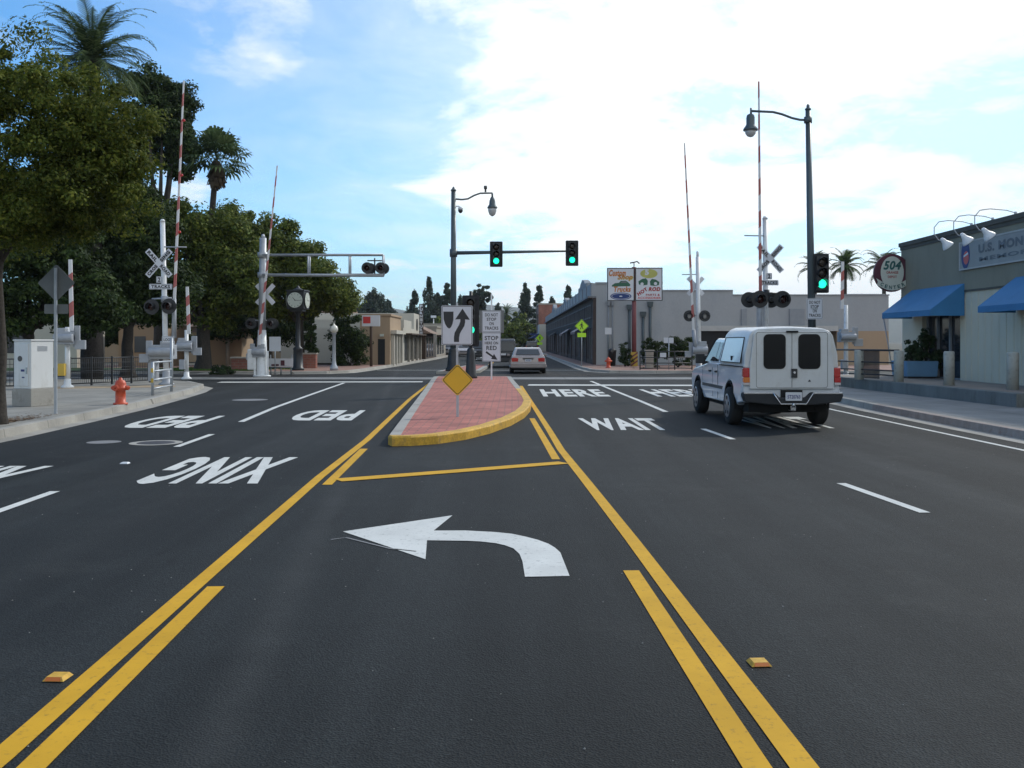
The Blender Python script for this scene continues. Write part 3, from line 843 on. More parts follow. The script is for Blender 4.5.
mb = MB(); a, b = La(152.5, 299), La(172, 298); mb.cyl((a.x, -.05, a.z), (b.x, -.05, b.z), .03); mb.cyl((0, -.05, a.z - .1), (0, -.05, a.z + .1), .12); mb.build('crossarm', 'alum', t)
flasher(t, La(153.5, 307) + Vector((0, -.2, 0)), .27); flasher(t, La(170.7, 306.5) + Vector((0, -.2, 0)), .27)
mb = MB(); a, b = La(164, 247), La(187, 247.3); mb.cyl((a.x, -.05, a.z), (b.x, -.05, b.z), .022); mb.build('gate_keeper', 'alum', t)
mb = MB(); p0, p1 = La(172.8, 338), La(182.6, 80)
p0.y = p1.y = .12
striped(mb, La(173.2, 300) + Vector((0, .12, 0)), p1, .10, .045, 17); mb.build('gate_arm', ['gate_white', 'gate_red'], t, label='raised red and white striped gate arm')
a = La(173.2, 300)
MB().cyl((p0.x, .12, p0.z), (a.x, .12, a.z + .05), .085, .065, 12).build('arm_support', 'alum', t)
for py in (120, 175, 232):
    q = p0.lerp(p1, (338 - py) / 258); MB().cyl((q.x + .06, .08, q.z), (q.x + .06, .14, q.z + .02), .045).build('arm_lamp', 'sign_red', t)
mechanism(t, La(162, 352).z, -.05, .85, .5)
MB().box((-.42, .05, 0.62), (.3, .3, 1.0)).build('relay_case', 'alum', t, bevel=.02)
pn = plate(t, La(172, 339.7) + Vector((0, -.4, 0)), .42, .24, .02, bw=.008)
text('LOOK', .30, .10, (0, -.0045, 0), 'black', pn)

# (B) pedestrian gates
def ped_gate(px, py_base, arm_top, arm_bot, mech, Yg, label, zb=.15, m='alum'):
    xg = X_(px, Yg)
    t = thing('pedestrian_gate', label, 'crossing gate', (xg, Yg, zb), group='short raised footway gates')
    f = lambda a, b: Vector((X_(a, Yg) - xg, 0, Z_(b, Yg) - zb))
    ztop = f(px, arm_bot[1] - 4).z
    MB().cyl((0, 0, 0), (0, 0, ztop), .09, .075).lathe([(.2, 0), (.2, .05), (.11, .12), (.1, .3)]).build('post', 'white_metal', t)
    z = f(px, mech).z
    mechanism(t, z, 0, .62, .42, side=-1)
    a, b = f(*arm_bot), f(*arm_top); a.y = b.y = -.2
    mb = MB(); striped(mb, a, b, .13, .11, 5); mb.build('gate_arm', ['gate_white', 'gate_red'], t)
    MB().box((-.12, -.12, .6), (.22, .2, .4)).build('control_box', m, t, bevel=.015)
    return t
ped_gate(67.5, 387, (73, 260), (74.5, 331), 338, 32.5, 'short raised footway gate with amber box, between the cabinet and the black fence', m='hazard')
ped_gate(186.5, 379, (188.8, 287), (190.5, 334), 346, 40.0, 'short raised footway gate in front of the thick dark tree trunk')
pg = ped_gate(846, 375, (841, 262), (840.5, 309), 337, 40.0, 'short raised footway gate right of the white truck', zb=.15)

# (C) far left cantilever signal
Yc = 47.4; xc = X_(262, Yc)
t = thing('cantilever_signal', 'railway cantilever signal with twin black flashers over the left lanes and a raised gate arm', 'crossing signal', (xc, Yc, 0))
def Lc(px, py): return Vector((X_(px, Yc) - xc, 0, Z_(py, Yc)))
z1 = Lc(262, 330).z; z2 = Lc(262, 238).z
mb = MB(); mb.cyl((0, 0, z1), (.05, 0, z2), .17, .16, 18); mb.cyl((.05, 0, z2), (.05, 0, z2 + .18), .12, .05); mb.build('mast', 'galv', t)
mb = MB(); mb.lathe([(.42, 0), (.42, .06), (.26, .1), (.24, 1.0), (.19, z1)]); mb.build('mast_base', 'white_metal', t)
mb = MB(); a, b = Lc(263, 255), Lc(383.5, 255); c, d = Lc(263, 275), Lc(383.5, 275.5)
for y in (-.2, .2):
    mb.cyl((a.x, y, a.z), (b.x, y, b.z), .045); mb.cyl((c.x, y, c.z), (d.x, y, d.z), .06)
    for px in (309, 350, 383.5):
        e, g = Lc(px, 255), Lc(px, 275); mb.cyl((e.x, y, e.z), (g.x, y, g.z), .04)
for px in (270, 290, 309, 330, 350, 368, 383.5):
    g = Lc(px, 275); mb.cyl((g.x, -.2, g.z), (g.x, .2, g.z), .03)
for z in (a.z, c.z): mb.cyl((.03, 0, z - .12), (.03, 0, z + .12), .24, n=16)
mb.build('cantilever_arm', 'galv', t)
MB().box(((Lc(338, 0).x + Lc(383, 0).x) / 2, 0, c.z + .04), (Lc(383, 0).x - Lc(338, 0).x, .5, .03)).build('walkway', 'galv', t)
mb = MB(); q = Lc(375, 262.5); mb.cyl((q.x - .35, -.1, q.z + .08), (q.x + .35, -.1, q.z + .08), .03); mb.cyl((q.x, -.1, c.z), (q.x, -.1, q.z + .2), .035); mb.build('crossarm', 'black', t)
for px in (368, 381.5):
    flasher(t, Lc(px, 268.3) + Vector((0, -.3, 0)), .27); flasher(t, Lc(px + 1.5, 268.3) + Vector((0, .25, 0)), .27, 1)
crossbuck(t, Lc(264, 294) + Vector((0, .24, 0)), 1.22, .22, letters=False)
mb = MB(); q = Lc(263, 321.5); mb.cyl((-.55, .0, q.z + .05), (.55, 0, q.z + .05), .03); mb.build('crossarm', 'alum', t)
for x in (-.48, .48):
    flasher(t, (x, .2, q.z - .1), .26, 1); flasher(t, (x, -.2, q.z - .1), .26)
p1 = Lc(279, 167); p0 = Lc(261, 345)
mb = MB(); striped(mb, Vector((p0.x, -.35, p0.z)), Vector((p1.x, -.35, p1.z)), .13, .06, 17); mb.build('gate_arm', ['gate_white', 'gate_red'], t, label='raised red and white striped gate arm')
mechanism(t, Lc(258, 352).z, -.1, .6, .5)
MB().box(Lc(252.5, 359.5) + Vector((0, 0, 0)), (.42, .4, 1.0)).build('relay_case', 'white_metal', t, bevel=.06)
for s in (-1, 1):
    MB().box((s * .3, -.15, .6), (.1, .12, 1.25), rz=.2).build('base_leg', 'white_metal', t)

# (D) near right signal
Yd2 = 35.0; xd2 = X_(766, Yd2)
t = thing('crossing_signal', 'railway crossing signal with lettered crossbuck and black flashers above the white truck', 'crossing signal', (xd2, Yd2, .15))
def Ld(px, py): return Vector((X_(px, Yd2) - xd2, 0, Z_(py, Yd2) - .15))
mt = Ld(765, 219)
mb = MB(); mb.cyl((0, 0, 0), (mt.x, 0, mt.z), .1, .085, 16); mb.cyl((mt.x, 0, mt.z), (mt.x, 0, mt.z + .1), .1, .05); mb.build('mast', 'white_metal', t)
MB().lathe([(.26, 0), (.26, .04), (.15, .1), (.13, .45), (.11, .5)]).build('mast_base', 'alum', t)
crossbuck(t, Ld(769, 259) + Vector((0, -.16, 0)), 1.22, .2)
pn = plate(t, Ld(768, 276.5) + Vector((0, -.15, 0)), .2, .22, .02, bw=.008); text('2', .09, .15, (0, -.0045, 0), 'black', pn, bold=.04)
pn = plate(t, Ld(768.5, 283) + Vector((0, -.15, 0)), .62, .18, .02, bw=.008); text('TRACKS', .52, .11, (0, -.0045, 0), 'black', pn, bold=.04)
q = Ld(766, 297); mb = MB(); mb.cyl((q.x - .55, -.1, q.z + .12), (q.x + .55, -.1, q.z + .12), .035); mb.cyl((0, -.1, q.z), (0, -.1, q.z + .25), .1); mb.build('crossarm', 'black', t)
for px, py in ((757.7, 299.5), (780, 299.7)):
    flasher(t, Ld(px, py) + Vector((0, -.32, 0)), .30); flasher(t, Ld(px - 7, py) + Vector((0, .28, 0)), .28, 1)
mb = MB(); a, b = Ld(744, 235.7), Ld(765, 236); mb.cyl((a.x, -.05, a.z), (b.x, -.05, b.z), .022); mb.build('gate_keeper', 'alum', t)
mb = MB(); striped(mb, Ld(759, 292) + Vector((0, -.2, 0)), Ld(757.3, 83) + Vector((0, -.2, 0)), .105, .045, 13, first=1); mb.build('gate_arm', ['gate_white', 'gate_red'], t, label='raised red and white striped gate arm')
a, b = Ld(759, 292), Ld(758, 345)
MB().cyl((a.x, -.2, a.z), (b.x, -.2, b.z), .08).box((a.x, -.2, (a.z + b.z) / 2), (.24, .1, a.z - b.z - .3)).build('arm_support', 'alum', t)
mechanism(t, Ld(758, 352).z, -.2, .6, .5)

# (E) far right signal
Ye = 53.0; xe = X_(699, Ye)
t = thing('crossing_signal', 'railway crossing signal with blank crossbuck back, far side of the tracks beside the hedge', 'crossing signal', (xe, Ye, .13))
def Le(px, py): return Vector((X_(px, Ye) - xe, 0, Z_(py, Ye) - .13))
mt = Le(697.6, 257)
MB().cyl((0, 0, 0), (mt.x, 0, mt.z), .12, .1, 14).cyl((mt.x, 0, mt.z), (mt.x, 0, mt.z + .3), .07, .07).build('mast', 'white_metal', t)
MB().lathe([(.3, 0), (.3, .05), (.17, .12), (.15, .5)]).build('mast_base', 'alum', t)
crossbuck(t, Le(696, 286) + Vector((0, .14, 0)), 1.22, .22, letters=False)
q = Le(696, 316); MB().cyl((q.x - .5, 0, q.z + .05), (q.x + .5, 0, q.z + .05), .035).build('crossarm', 'alum', t)
for px in (688.5, 704): flasher(t, Le(px, 316) + Vector((0, -.2, 0)), .30, -1, 'lens_clear')
mb = MB(); a, b = Le(682, 274.5), Le(698, 274.5); mb.cyl((a.x, 0, a.z), (b.x, 0, b.z), .025); mb.build('gate_keeper', 'alum', t)
mb = MB(); striped(mb, Le(692.5, 330) + Vector((0, -.3, 0)), Le(683.4, 144) + Vector((0, -.3, 0)), .13, .06, 15); mb.build('gate_arm', ['gate_white', 'gate_red'], t, label='raised red and white striped gate arm')
a, b = Le(692.5, 330), Le(694.5, 350); MB().cyl((a.x, -.3, a.z), (b.x, -.3, b.z), .1).build('arm_support', 'alum', t)
mechanism(t, Le(697, 350).z, 0, .8, .6)

# ------------------------------------------------------------------ left pavement furniture
p = G(120.5, 404.5, .15)
t = thing('fire_hydrant', 'orange red fire hydrant on the pavement by the left kerb', 'fire hydrant', p)
k = .62 / .75
MB().lathe([(.17, 0), (.17, .04), (.12, .05), (.115, .36), (.15, .37), (.15, .41), (.13, .42), (.13, .5), (.10, .57), (.04, .6), (.035, .64), (.03, .645)], n=18).build('barrel', 'hydrant', t)
for a, r_, ln, nm in ((0, .055, .2, 'outlet_cap'), (180, .055, .2, 'outlet_cap'), (250, .075, .19, 'pumper_cap')):
    d = Vector((math.cos(R(a)), math.sin(R(a)), 0)); MB().cyl(d * .1 + Vector((0, 0, .40)), d * ln + Vector((0, 0, .40)), r_, n=12).cyl(d * ln + Vector((0, 0, .40)), d * (ln + .03) + Vector((0, 0, .40)), .02, n=6).build(nm, 'hydrant', t)

# cabinet: two visible faces meeting at a corner
Pc = G(31, 406.8, .15); ang = R(72)
t = thing('signal_cabinet', 'white electrical cabinet on a concrete plinth under the trees', 'utility cabinet', (Pc.x, Pc.y, .15), ang)
W1, W2 = .76, .56     # along the lit right face, along the door face
hp = Z_(389, Pc.y) - .15; ht = Z_(341, Pc.y) - .15
MB().b6(0, W1, -.0, W2, 0, hp).build('plinth', 'concrete', t, bevel=.01)
MB().b6(.03, W1 - .03, .03, W2 - .03, hp, ht).build('body', 'cabinet', t, bevel=.015)
MB().b6(.01, W1 - .01, .01, W2 - .01, ht, ht + .035).build('lid', 'cabinet', t, bevel=.01)
d = MB().b6(.012, .03, .09, W2 - .09, hp + .06, ht - .06).build('door', 'cabinet', t, bevel=.008)
MB().cyl((.012, W2 / 2 + .05, hp + .7), (.003, W2 / 2 + .05, hp + .7), .065, n=20).build('emblem', 'gunmetal', d)
mb = MB(); mb.b6(.004, .012, .2, .3, hp + .4, hp + .45); mb.b6(.004, .012, .2, .27, hp + .25, hp + .28); mb.build('notice', 'plate_blue', d)
MB().b6(-.01, .012, .12, .15, hp + .35, hp + .5).build('handle', 'chrome', d)
mb = MB()
for k in range(7): mb.b6(W1 * .3, W1 * .7, .024, .031, ht - .12 - k * .018, ht - .128 - k * .018)
mb.build('vent', 'alum', t)

# pipe barrier
a, b = G(152.7, 395.5, .15), G(171.5, 391.5, .15)
t = thing('pipe_barrier', 'galvanised four rail pipe barrier at the kerb beside the crossing signal', 'railing', (a.x, a.y, .15))
v = b - a; h0 = Z_(362, a.y) - .15
MB().cyl((0, 0, 0), (0, 0, h0), .04).build('post', 'galv', t); MB().cyl((v.x, v.y, 0), (v.x, v.y, Z_(338, b.y) - .15), .045).build('post', 'galv', t)
for k in range(4):
    z = h0 * (.2 + .26 * k); mb = MB(); mb.cyl((0, 0, z), (v.x, v.y, z), .028)
    mb.build('rail', 'galv', t)
MB().box((0, -.05, h0 * .75), (.06, .03, .12)).box((0, -.05, h0 * .45), (.06, .03, .12)).build('reflector', 'hazard', t)

def fence(name, label, pts, h, npost, m='black', bars=0, rails=(0.08, .5, .95), zb=.15, pr=.03, mesh=False, cat='fence'):
    a, b = Vector(pts[0]), Vector(pts[1]); v = b - a
    t = thing(name, label, cat, (a.x, a.y, zb))
    for i in range(npost):
        q = v * (i / (npost - 1)); MB().box((q.x, q.y, h / 2), (pr * 2, pr * 2, h)).build('post', m, t)
    for r_ in rails:
        MB().cyl((0, 0, h * r_), (v.x, v.y, h * r_), .018 if mesh else .025, n=8).build('rail', m, t)
    if bars:
        mb = MB()
        for i in range(bars):
            q = v * ((i + .5) / bars); mb.cyl((q.x, q.y, h * rails[0]), (q.x, q.y, h * rails[-1]), .009, n=5)
        if mesh:
            for i in range(5):
                z = h * (.1 + .17 * i); mb.cyl((0, 0, z), (v.x, v.y, z), .008, n=5)
        mb.build('bars', m, t)
    return t
Yf = 33.0
fence('metal_fence', 'low black mesh fence along the park edge behind the hydrant', [(X_(70, 33.5), 33.5, 0), (X_(150, 37), 37, 0)], 1.0, 5, 'black', 44, mesh=True)
fence('metal_fence', 'low black mesh fence behind the white cabinet', [(X_(-60, 31.5), 31.5, 0), (X_(52, 32.5), 32.5, 0)], 1.0, 4, 'black', 30, mesh=True)

# info post between trunk and signal (small)
Yp = 44.8
# clock
Yq = 53.4; xq = X_(298, Yq)
t = thing('street_clock', 'four faced street clock on a black post at the park corner', 'clock', (xq, Yq, .13))
MB().lathe([(.34, 0), (.34, .12), (.27, .16), (.25, 1.1), (.28, 1.16), (.2, 1.24), (.13, 1.3), (.11, 3.0), (.16, 3.05), (.22, 3.2)], n=12).build('post', 'black', t)
zc = Z_(300.5, Yq) - .13; s = .94
hd = MB().box((0, 0, 0), (s, s, s)).box((0, 0, -s * .56), (s * .7, s * .7, .14)).box((0, 0, s * .54), (s * 1.08, s * 1.08, .08)).lathe([(.3, .58), (.12, .66), (.04, .8)], n=10).build('clock_head', 'black', t, loc=(0, 0, zc), bevel=.02)
hd.rotation_euler = (0, 0, R(-6))
def face(rz):
    f = bpy.data.objects.new('clock_face', None)
    mb = MB(); mb.lathe([(.41, -.515), (.41, -.53), (.4, -.532)], (0, 0, 0), 32, 'Y')
    mb.m = 1
    for i in range(12):
        a = R(30 * i); r0, r1 = .30, .37
        d = Vector((math.sin(a), 0, math.cos(a))); n_ = Vector((math.cos(a), 0, -math.sin(a))) * .012
        mb.poly([d * r0 + n_ + Vector((0, -.534, 0)), d * r0 - n_ + Vector((0, -.534, 0)), d * r1 - n_ + Vector((0, -.534, 0)), d * r1 + n_ + Vector((0, -.534, 0))])
    for a, l, w in ((R(-40), .2, .02), (R(95), .3, .014)):
        d = Vector((math.sin(a), 0, math.cos(a))); n_ = Vector((math.cos(a), 0, -math.sin(a))) * w; y = Vector((0, -.536, 0))
        mb.poly([d * -.04 + n_ + y, d * -.04 - n_ + y, d * l - n_ * .5 + y, d * l + n_ * .5 + y])
    bpy.data.objects.remove(f)
    o = mb.build('clock_face', ['cream', 'black'], hd); o.rotation_euler = (0, 0, rz)
for k in range(4): face(R(90 * k))

# globe lamp post
Yl = 53.4; xl = X_(334, Yl)
t = thing('globe_lamp', 'grey post lamp with a pale globe right of the street clock', 'street lamp', (xl, Yl, .13))
h = Z_(333, Yl) - .13
MB().lathe([(.22, 0), (.22, .15), (.13, .3), (.1, .5), (.085, h - .1), (.14, h - .02), (.16, h)], n=12).build('post', 'galv', t)
MB().lathe([(.1, h), (.2, h + .1), (.22, h + .22), (.17, h + .36), (.06, h + .42), (.05, h + .48), (.02, h + .52)], n=16).build('globe', 'globe', t)
# park notice sign
Yn = 50.8; xn = X_(275, Yn)
t = thing('notice_sign', 'blank pale rectangular sign back on a thin post beside the cantilever signal', 'sign', (xn, Yn, 0))
MB().cyl((0, .03, 0), (0, .03, Z_(337, Yn)), .03).build('post', 'galv', t)
plate(t, (0, 0, Z_(344, Yn)), 11.5 * Yn / F, 14.5 * Yn / F, .03, 'sign_white', border=None)
# low banner board
Yn = 56.0; xn = X_(281, Yn)
t = thing('low_sign_board', 'low white board with dark panels below the street clock', 'sign', (xn, Yn, .13))
mb = MB(); mb.box((0, 0, Z_(362.5, Yn) - .13), (1.35, .06, .45)); mb.build('panel', 'sign_white', t)
mb = MB(); mb.box((.1, -.04, Z_(363, Yn) - .13), (.22, .02, .3)); mb.box((-.32, -.04, Z_(365, Yn) - .13), (.42, .02, .1)); mb.build('picture', 'maroon', t)
for x in (-.6, .6): MB().box((x, .06, .4), (.06, .06, .8)).build('leg', 'galv', t)
# bike hoop
Yn = 49.3; xn = X_(281, Yn)
t = thing('low_rail', 'low dark hoop rail at the edge of the tracks below the street clock', 'railing', (xn, Yn, 0))
for x in (-.5, 0, .5): MB().cyl((x, 0, 0), (x, 0, .38), .03).build('post', 'dark_pole', t)
MB().cyl((-.55, 0, .38), (.55, 0, .38), .03).build('rail', 'dark_pole', t)
# brick planter walls
t = thing('brick_planter', 'low red brick planter left of the cantilever signal', 'planter', (X_(244, 53.5), 53.5, .13))
MB().box((0, 0, .32), (1.2, .7, .64)).build('wall', 'brick_red', t, bevel=.02); MB().box((0, 0, .68), (1.3, .8, .08)).build('coping', 'stone', t, bevel=.01)
t = thing('brick_planter', 'longer low brick planter under the street clock', 'planter', (X_(308, 58), 58, .13))
MB().box((0, 0, .4), (1.0, .5, .8)).build('wall', 'brick_red', t, bevel=.02); MB().box((0, 0, .84), (1.1, .6, .08)).build('coping', 'stone', t, bevel=.01)
# street sign far left corner on pole
Yn = 62; xn = X_(371, Yn)
t = thing('pole_sign', 'maroon and white rectangular sign on a brown pole before the tan building', 'sign', (xn, Yn, .13))
MB().cyl((0, .06, 0), (0, .06, Z_(318, Yn)), .09).build('pole', 'dark_brown', t)
o = MB().box((0, 0, Z_(320.8, Yn) - .13), (18 * Yn / F, .14, 11 * Yn / F)).build('panel', 'sign_white', t, bevel=.01)
MB().box((-.25, -.08, Z_(320, Yn) - .13), (.46, .01, .42)).build('emblem', 'sign_red', t)

# ------------------------------------------------------------------ right side: shop on its platform
XF, ZP = 13.8, .47
ptf = thing('platform', 'raised walkway with a weathered low wall in front of the olive shop', 'platform', (0, 0, 0)); ptf['kind'] = 'structure'
PL = [(11.55, 22.8), (11.4, 26), (11.15, 31), (11.05, 36.2), (20, 36.6), (20, 22.8)]
MB().prism([(x, y) for x, y in PL], .1, ZP).build('retaining_wall', 'wall_low', ptf, bevel=.015)
MB().prism([(11.75, 22.95), (11.6, 26), (11.35, 31), (11.25, 36.0), (13.78, 36.0), (13.78, 22.95)], ZP - .05, ZP + .004).build('floor', 'platform', ptf)

bl = thing('shop_building', 'long olive and tan stucco shop with blue awnings on the right', 'building', (XF, 35.2, .1))
yN, yS, ZR = 0.0, -33.0, 5.0 - .1          # local: y from the far corner back towards the camera
def wl(name, m, x0, x1, y0, y1, z0, z1, **k): return MB().b6(x0, x1, y0, y1, z0, z1).build(name, m, bl, **k)
# lower wall in pieces round the openings (window/door bay y -4.6..-1.8)
zs = 3.2 - .1
wl('wall', 'tan_wall', 0, .25, -1.7, 0, 0, zs); wl('wall', 'tan_wall', 0, .25, -4.55, -1.7, 2.5, zs)
wl('wall', 'tan_wall', 0, .25, -9.4, -4.55, 0, zs); wl('wall', 'tan_wall', 0, .25, -12.6, -9.4, 2.5, zs); wl('wall', 'tan_wall', 0, .25, -33, -12.6, 0, zs)
wl('wall', 'tan_wall', .25, 14, -.25, 0, 0, zs, label='far end wall'); wl('upper_wall', 'olive_wall', -.03, 14, -33, .03, zs, ZR)
for y0 in (-4.55, -12.6):
    w = -1.7 if y0 > -5 else -9.4
    MB().b6(.22, .24, y0, w, .0, 2.5).build('window', 'shopwin', bl)
    mb = MB()
    for y in (y0 + .05, (y0 * .62 + w * .38), (y0 * .3 + w * .7), w - .05): mb.b6(.14, .21, y - .035, y + .035, .3, 2.46)
    mb.b6(.14, .21, y0, w, 2.4, 2.5); mb.b6(.14, .21, y0, w, .3, .42)
    mb.build('window_frame', 'grey_trim', bl)
MB().b6(-.10, 14, -33, .10, ZR, ZR + .14).b6(-.06, 14, -33, .06, ZR - .12, ZR).build('cornice', 'cornice', bl)
MB().b6(-.045, -.03, -33, .03, zs - .03, zs + .03).build('band_trim', 'cornice', bl)
mb = MB()
for k in range(26):
    y = -4.9 - k * .42
    if -12.8 < y < -9.2: continue
    mb.b6(-.012, 0, y, y + .03, .4, zs - .05)
mb.build('panel_battens', 'tan_wall', bl)
def awning(y0, y1, cname):
    xo, zt, zb, vz = -1.07, 3.42, 2.62, .17
    mb = MB()
    q = lambda x, y, z: (x, y, z - .1)
    mb.poly([q(-.035, y0, zt), q(-.035, y1, zt), q(xo, y1, zb), q(xo, y0, zb)])
    mb.poly([q(xo, y0, zb), q(xo, y1, zb), q(xo, y1, zb - vz), q(xo, y0, zb - vz)])
    for y in (y0, y1): mb.poly([q(-.035, y, zt), q(xo, y, zb), q(xo, y, zb - vz), q(-.035, y, zb - vz)])
    o = mb.build('awning', 'awning', bl)
    sd = o.modifiers.new('thick', 'SOLIDIFY'); sd.thickness = .012
    mb = MB(); 
    for y in (y0 + .05, y1 - .05): mb.cyl(q(-.05, y, zb - .1), q(xo + .04, y, zb - .1), .018, n=6)
    mb.cyl(q(xo + .04, y0, zb - .1), q(xo + .04, y1, zb - .1), .018, n=6); mb.build('awning_frame', 'galv', bl)
awning(-4.9, -.95, 'a'); awning(-13.6, -8.0, 'b')
# sign board lamps on the parapet
for i, (px, py) in enumerate(((971.5, 228), (992.7, 222), (1015.6, 216))):
    Yg = XF * F / (px - 512)
    t = thing('gooseneck_lamp', ['white gooseneck shade over the bare olive wall, farthest of the row', 'white gooseneck shade over the left end of the faded sign board', 'white gooseneck shade over the middle of the faded sign board', 'white gooseneck shade at the edge of the photo'][i], 'wall lamp', (XF, Yg, 5.14), group='gooseneck lamps on the shop parapet')
    mb = MB(); mb.tube([(0, 0, 0), (0, 0, .05), (-.25, 0, .12), (-.7, 0, .16), (-.98, 0, .12), (-1.12, 0, -.05), (-1.12, 0, -.25), (-1.0, 0, -.42), (-.86, 0, -.48)], .014, n=6); mb.cyl((0, 0, -.02), (0, 0, .08), .04); mb.build('arm', 'galv', t)
    o = MB().lathe([(.04, .1), (.07, .02), (.08, -.05), (.14, -.14), (.18, -.22), (.18, -.24), (.16, -.22), (.05, -.1)], n=20).build('shade', 'white_metal', t, loc=(-.84, 0, -.45)); o.rotation_euler = (0, R(-40), 0)
# faded board
Yg = 27.1; 
t = thing('sign_board', 'faded grey sign board with a red and blue emblem high on the shop wall', 'sign', (XF - .035, 30.5, 3.83))
MB().b6(-.06, 0, -6.8, 0, 0, .86).build('panel', 'board', t, bevel=.01)
mb = MB(); mb.b6(-.075, -.06, -6.8, 0, 0, .045).b6(-.075, -.06, -6.8, 0, .815, .86).b6(-.075, -.06, -.045, 0, .045, .815); mb.build('border', 'grey_light', t)
text('U.S. MONUMENT', 4.6, .26, (-.062, -3.55, .55), 'board_text', t, face='-X', bold=.05)
text('MEMORIALS', 4.4, .12, (-.062, -3.5, .24), 'board_text', t, face='-X', bold=.03)
mb = MB()
def yz(pts, m): mb.m = m; mb.poly([(-.066 - .001 * m, y, z) for y, z in pts])
yz([(-.42 + .28 * math.cos(a * .3), .46 + .44 * math.sin(a * .3)) for a in range(21)], 0)
yz([(-.46 + .18 * math.cos(a * .3), .36 + .2 * math.sin(a * .3)) for a in range(21)], 1)
yz([(-.6, .46), (-.3, .38), (-.3, .44), (-.6, .52)], 2)
mb.build('emblem', ['blue_ink', 'sign_red', 'sign_white'], t)

# round 504 sign hung at the far corner
Ys_ = 34.9
t = thing('round_sign', 'round maroon sign with cream oval reading 504 at the shop corner', 'sign', (X_(891.5, Ys_), Ys_, Z_(273, Ys_)))
k = Ys_ / F
mb = MB(); mb.plate(ell(18 * k, 19 * k), -.06, .06); mb.build('backing', 'maroon', t, bevel=.008)
mb = MB(); mb.plate(ell(11.5 * k, 16 * k, 0 * k, .5 * k), -.075, -.06); pn = mb.build('panel', 'cream', t)
text('504', 18 * k, 9 * k, (0, -.078, 7.5 * k), 'teal_ink', t, bold=.04, shear=.25)
text('ORANGE', 12 * k, 2.6 * k, (0, -.078, .4 * k), 'red_ink', t, bold=.02); text('DEPOT', 9 * k, 2.6 * k, (0, -.078, -4.0 * k), 'red_ink', t, bold=.02)
rib = [(-16, -5.5), (-11, -8.5), (-5, -11), (0, -12), (5, -11), (11, -8.5), (16, -5.5), (14.5, -9), (15.5, -12), (10, -15), (5, -17), (0, -17.6), (-5, -17), (-10, -15), (-15.5, -12), (-14.5, -9)]
mb = MB(); mb.plate([(x * k, z * k) for x, z in rib], -.095, -.08); mb.build('ribbon', 'cream', t)
for i, ch in enumerate('CENTER'):
    x = -10.5 + i * 4.2; o = text(ch, 2.9 * k, 3.6 * k, (x * k, -.098, (-14.6 + x * x * .028) * k), 'teal_ink', t, bold=.03); o.rotation_euler = (0, -math.atan(x * .045), 0)
MB().cyl((12 * k, .0, 3 * k), (XF - t.location.x + .02, .35, 3 * k), .03).cyl((12 * k, .0, -8 * k), (XF - t.location.x + .02, .35, -8 * k), .03).build('bracket', 'black', t)

# pillars and pipe rails on the platform
PP = [(1012.8, 390.0, 'pillar nearest the camera, alone by the tan wall'), (949, 385.5, 'pillar just right of the blue planter'), (898.7, 382, 'pillar left of the blue planter, where the rails end'), (859, 379.5, 'pillar in the middle of the black rails')]
pos = []
for px, py, lb in PP:
    q = G(px, py, ZP); pos.append(q)
    t = tag(MB().lathe([(.14, 0), (.14, .90), (.12, .93), (0.01, .93)], n=24).build('stucco_pillar', 'bollard', loc=q), 'short round stucco ' + lb, 'bollard', 'stucco pillars on the platform edge')
A_, B_ = pos[2], pos[3]
d = (B_ - A_)
t = thing('pipe_railing', 'black pipe railing with a dark mesh gate behind the truck', 'railing', (A_.x, A_.y, ZP))
E_ = d * 1.9
mb = MB(); mb.cyl((0, 0, .93), (E_.x, E_.y, .93), .03); mb.build('top_rail', 'black', t)
for z in (.18, .32, .56): MB().cyl((0, 0, z), (E_.x, E_.y, z), .022).build('rail', 'black', t)
q0, q1 = d * .48, d * .86
mb = MB()
for i in range(14):
    q = q0.lerp(q1, i / 13); mb.cyl((q.x, q.y, .06), (q.x, q.y, .9), .014, n=6)
mb.build('gate_panel', 'black', t)
MB().cyl((E_.x, E_.y, 0), (E_.x, E_.y, .95), .035).build('post', 'black', t)
MB().tube([(X_(883, 34.2) - A_.x, 34.2 - A_.y, 2.6 - ZP), (X_(893.5, 34) - A_.x, 34 - A_.y, 0)], .02).build('stay', 'galv', t)

t = thing('blue_planter', 'long blue planter box below the first blue awning', 'planter', (13.24, 32.75, ZP))
MB().box((0, 0, .31), (.98, 1.25, .5), taper=1.05).build('box', 'planter', t, bevel=.015); MB().box((0, 0, .03), (.9, 1.15, .06)).build('base', 'black', t)
MB().box((0, 0, .545), (.9, 1.15, .04)).build('soil', 'ground', t)

# ------------------------------------------------------------------ grey block building and dark shopfront row
Yg = 66.8; x0 = 5.65
b = thing('grey_building', 'grey painted block building wall behind the tracks on the right', 'building', (x0, Yg, .1))
zr = Z_(284, Yg) - .1; zr2 = Z_(291, Yg) - .1; zr3 = Z_(295.5, Yg) - .1
xa_, xb_, xc_ = X_(662, Yg) - x0, X_(733, Yg) - x0, X_(889, Yg) - x0
MB().b6(0, xa_, 0, 40, 0, zr).build('wall', 'grey_bldg', b)
MB().b6(xa_, xb_, .03, 22, 0, zr2).build('wall', 'grey_bldg', b, label='middle wall section')
o0, o1 = X_(700, Yg) - x0, X_(837, Yg) - x0; zo = Z_(331, Yg) - .1
MB().b6(xb_, xc_, .06, 20, zo, zr3).build('wall', 'grey_bldg', b, label='long right wall section')
MB().b6(o1, xc_, .065, 19, 0, zo).build('wall', 'beige_bldg', b, label='beige lower wall')
MB().b6(o0, o1, -.25, .0, zo, zo + .35).build('canopy', 'grey_light', b)
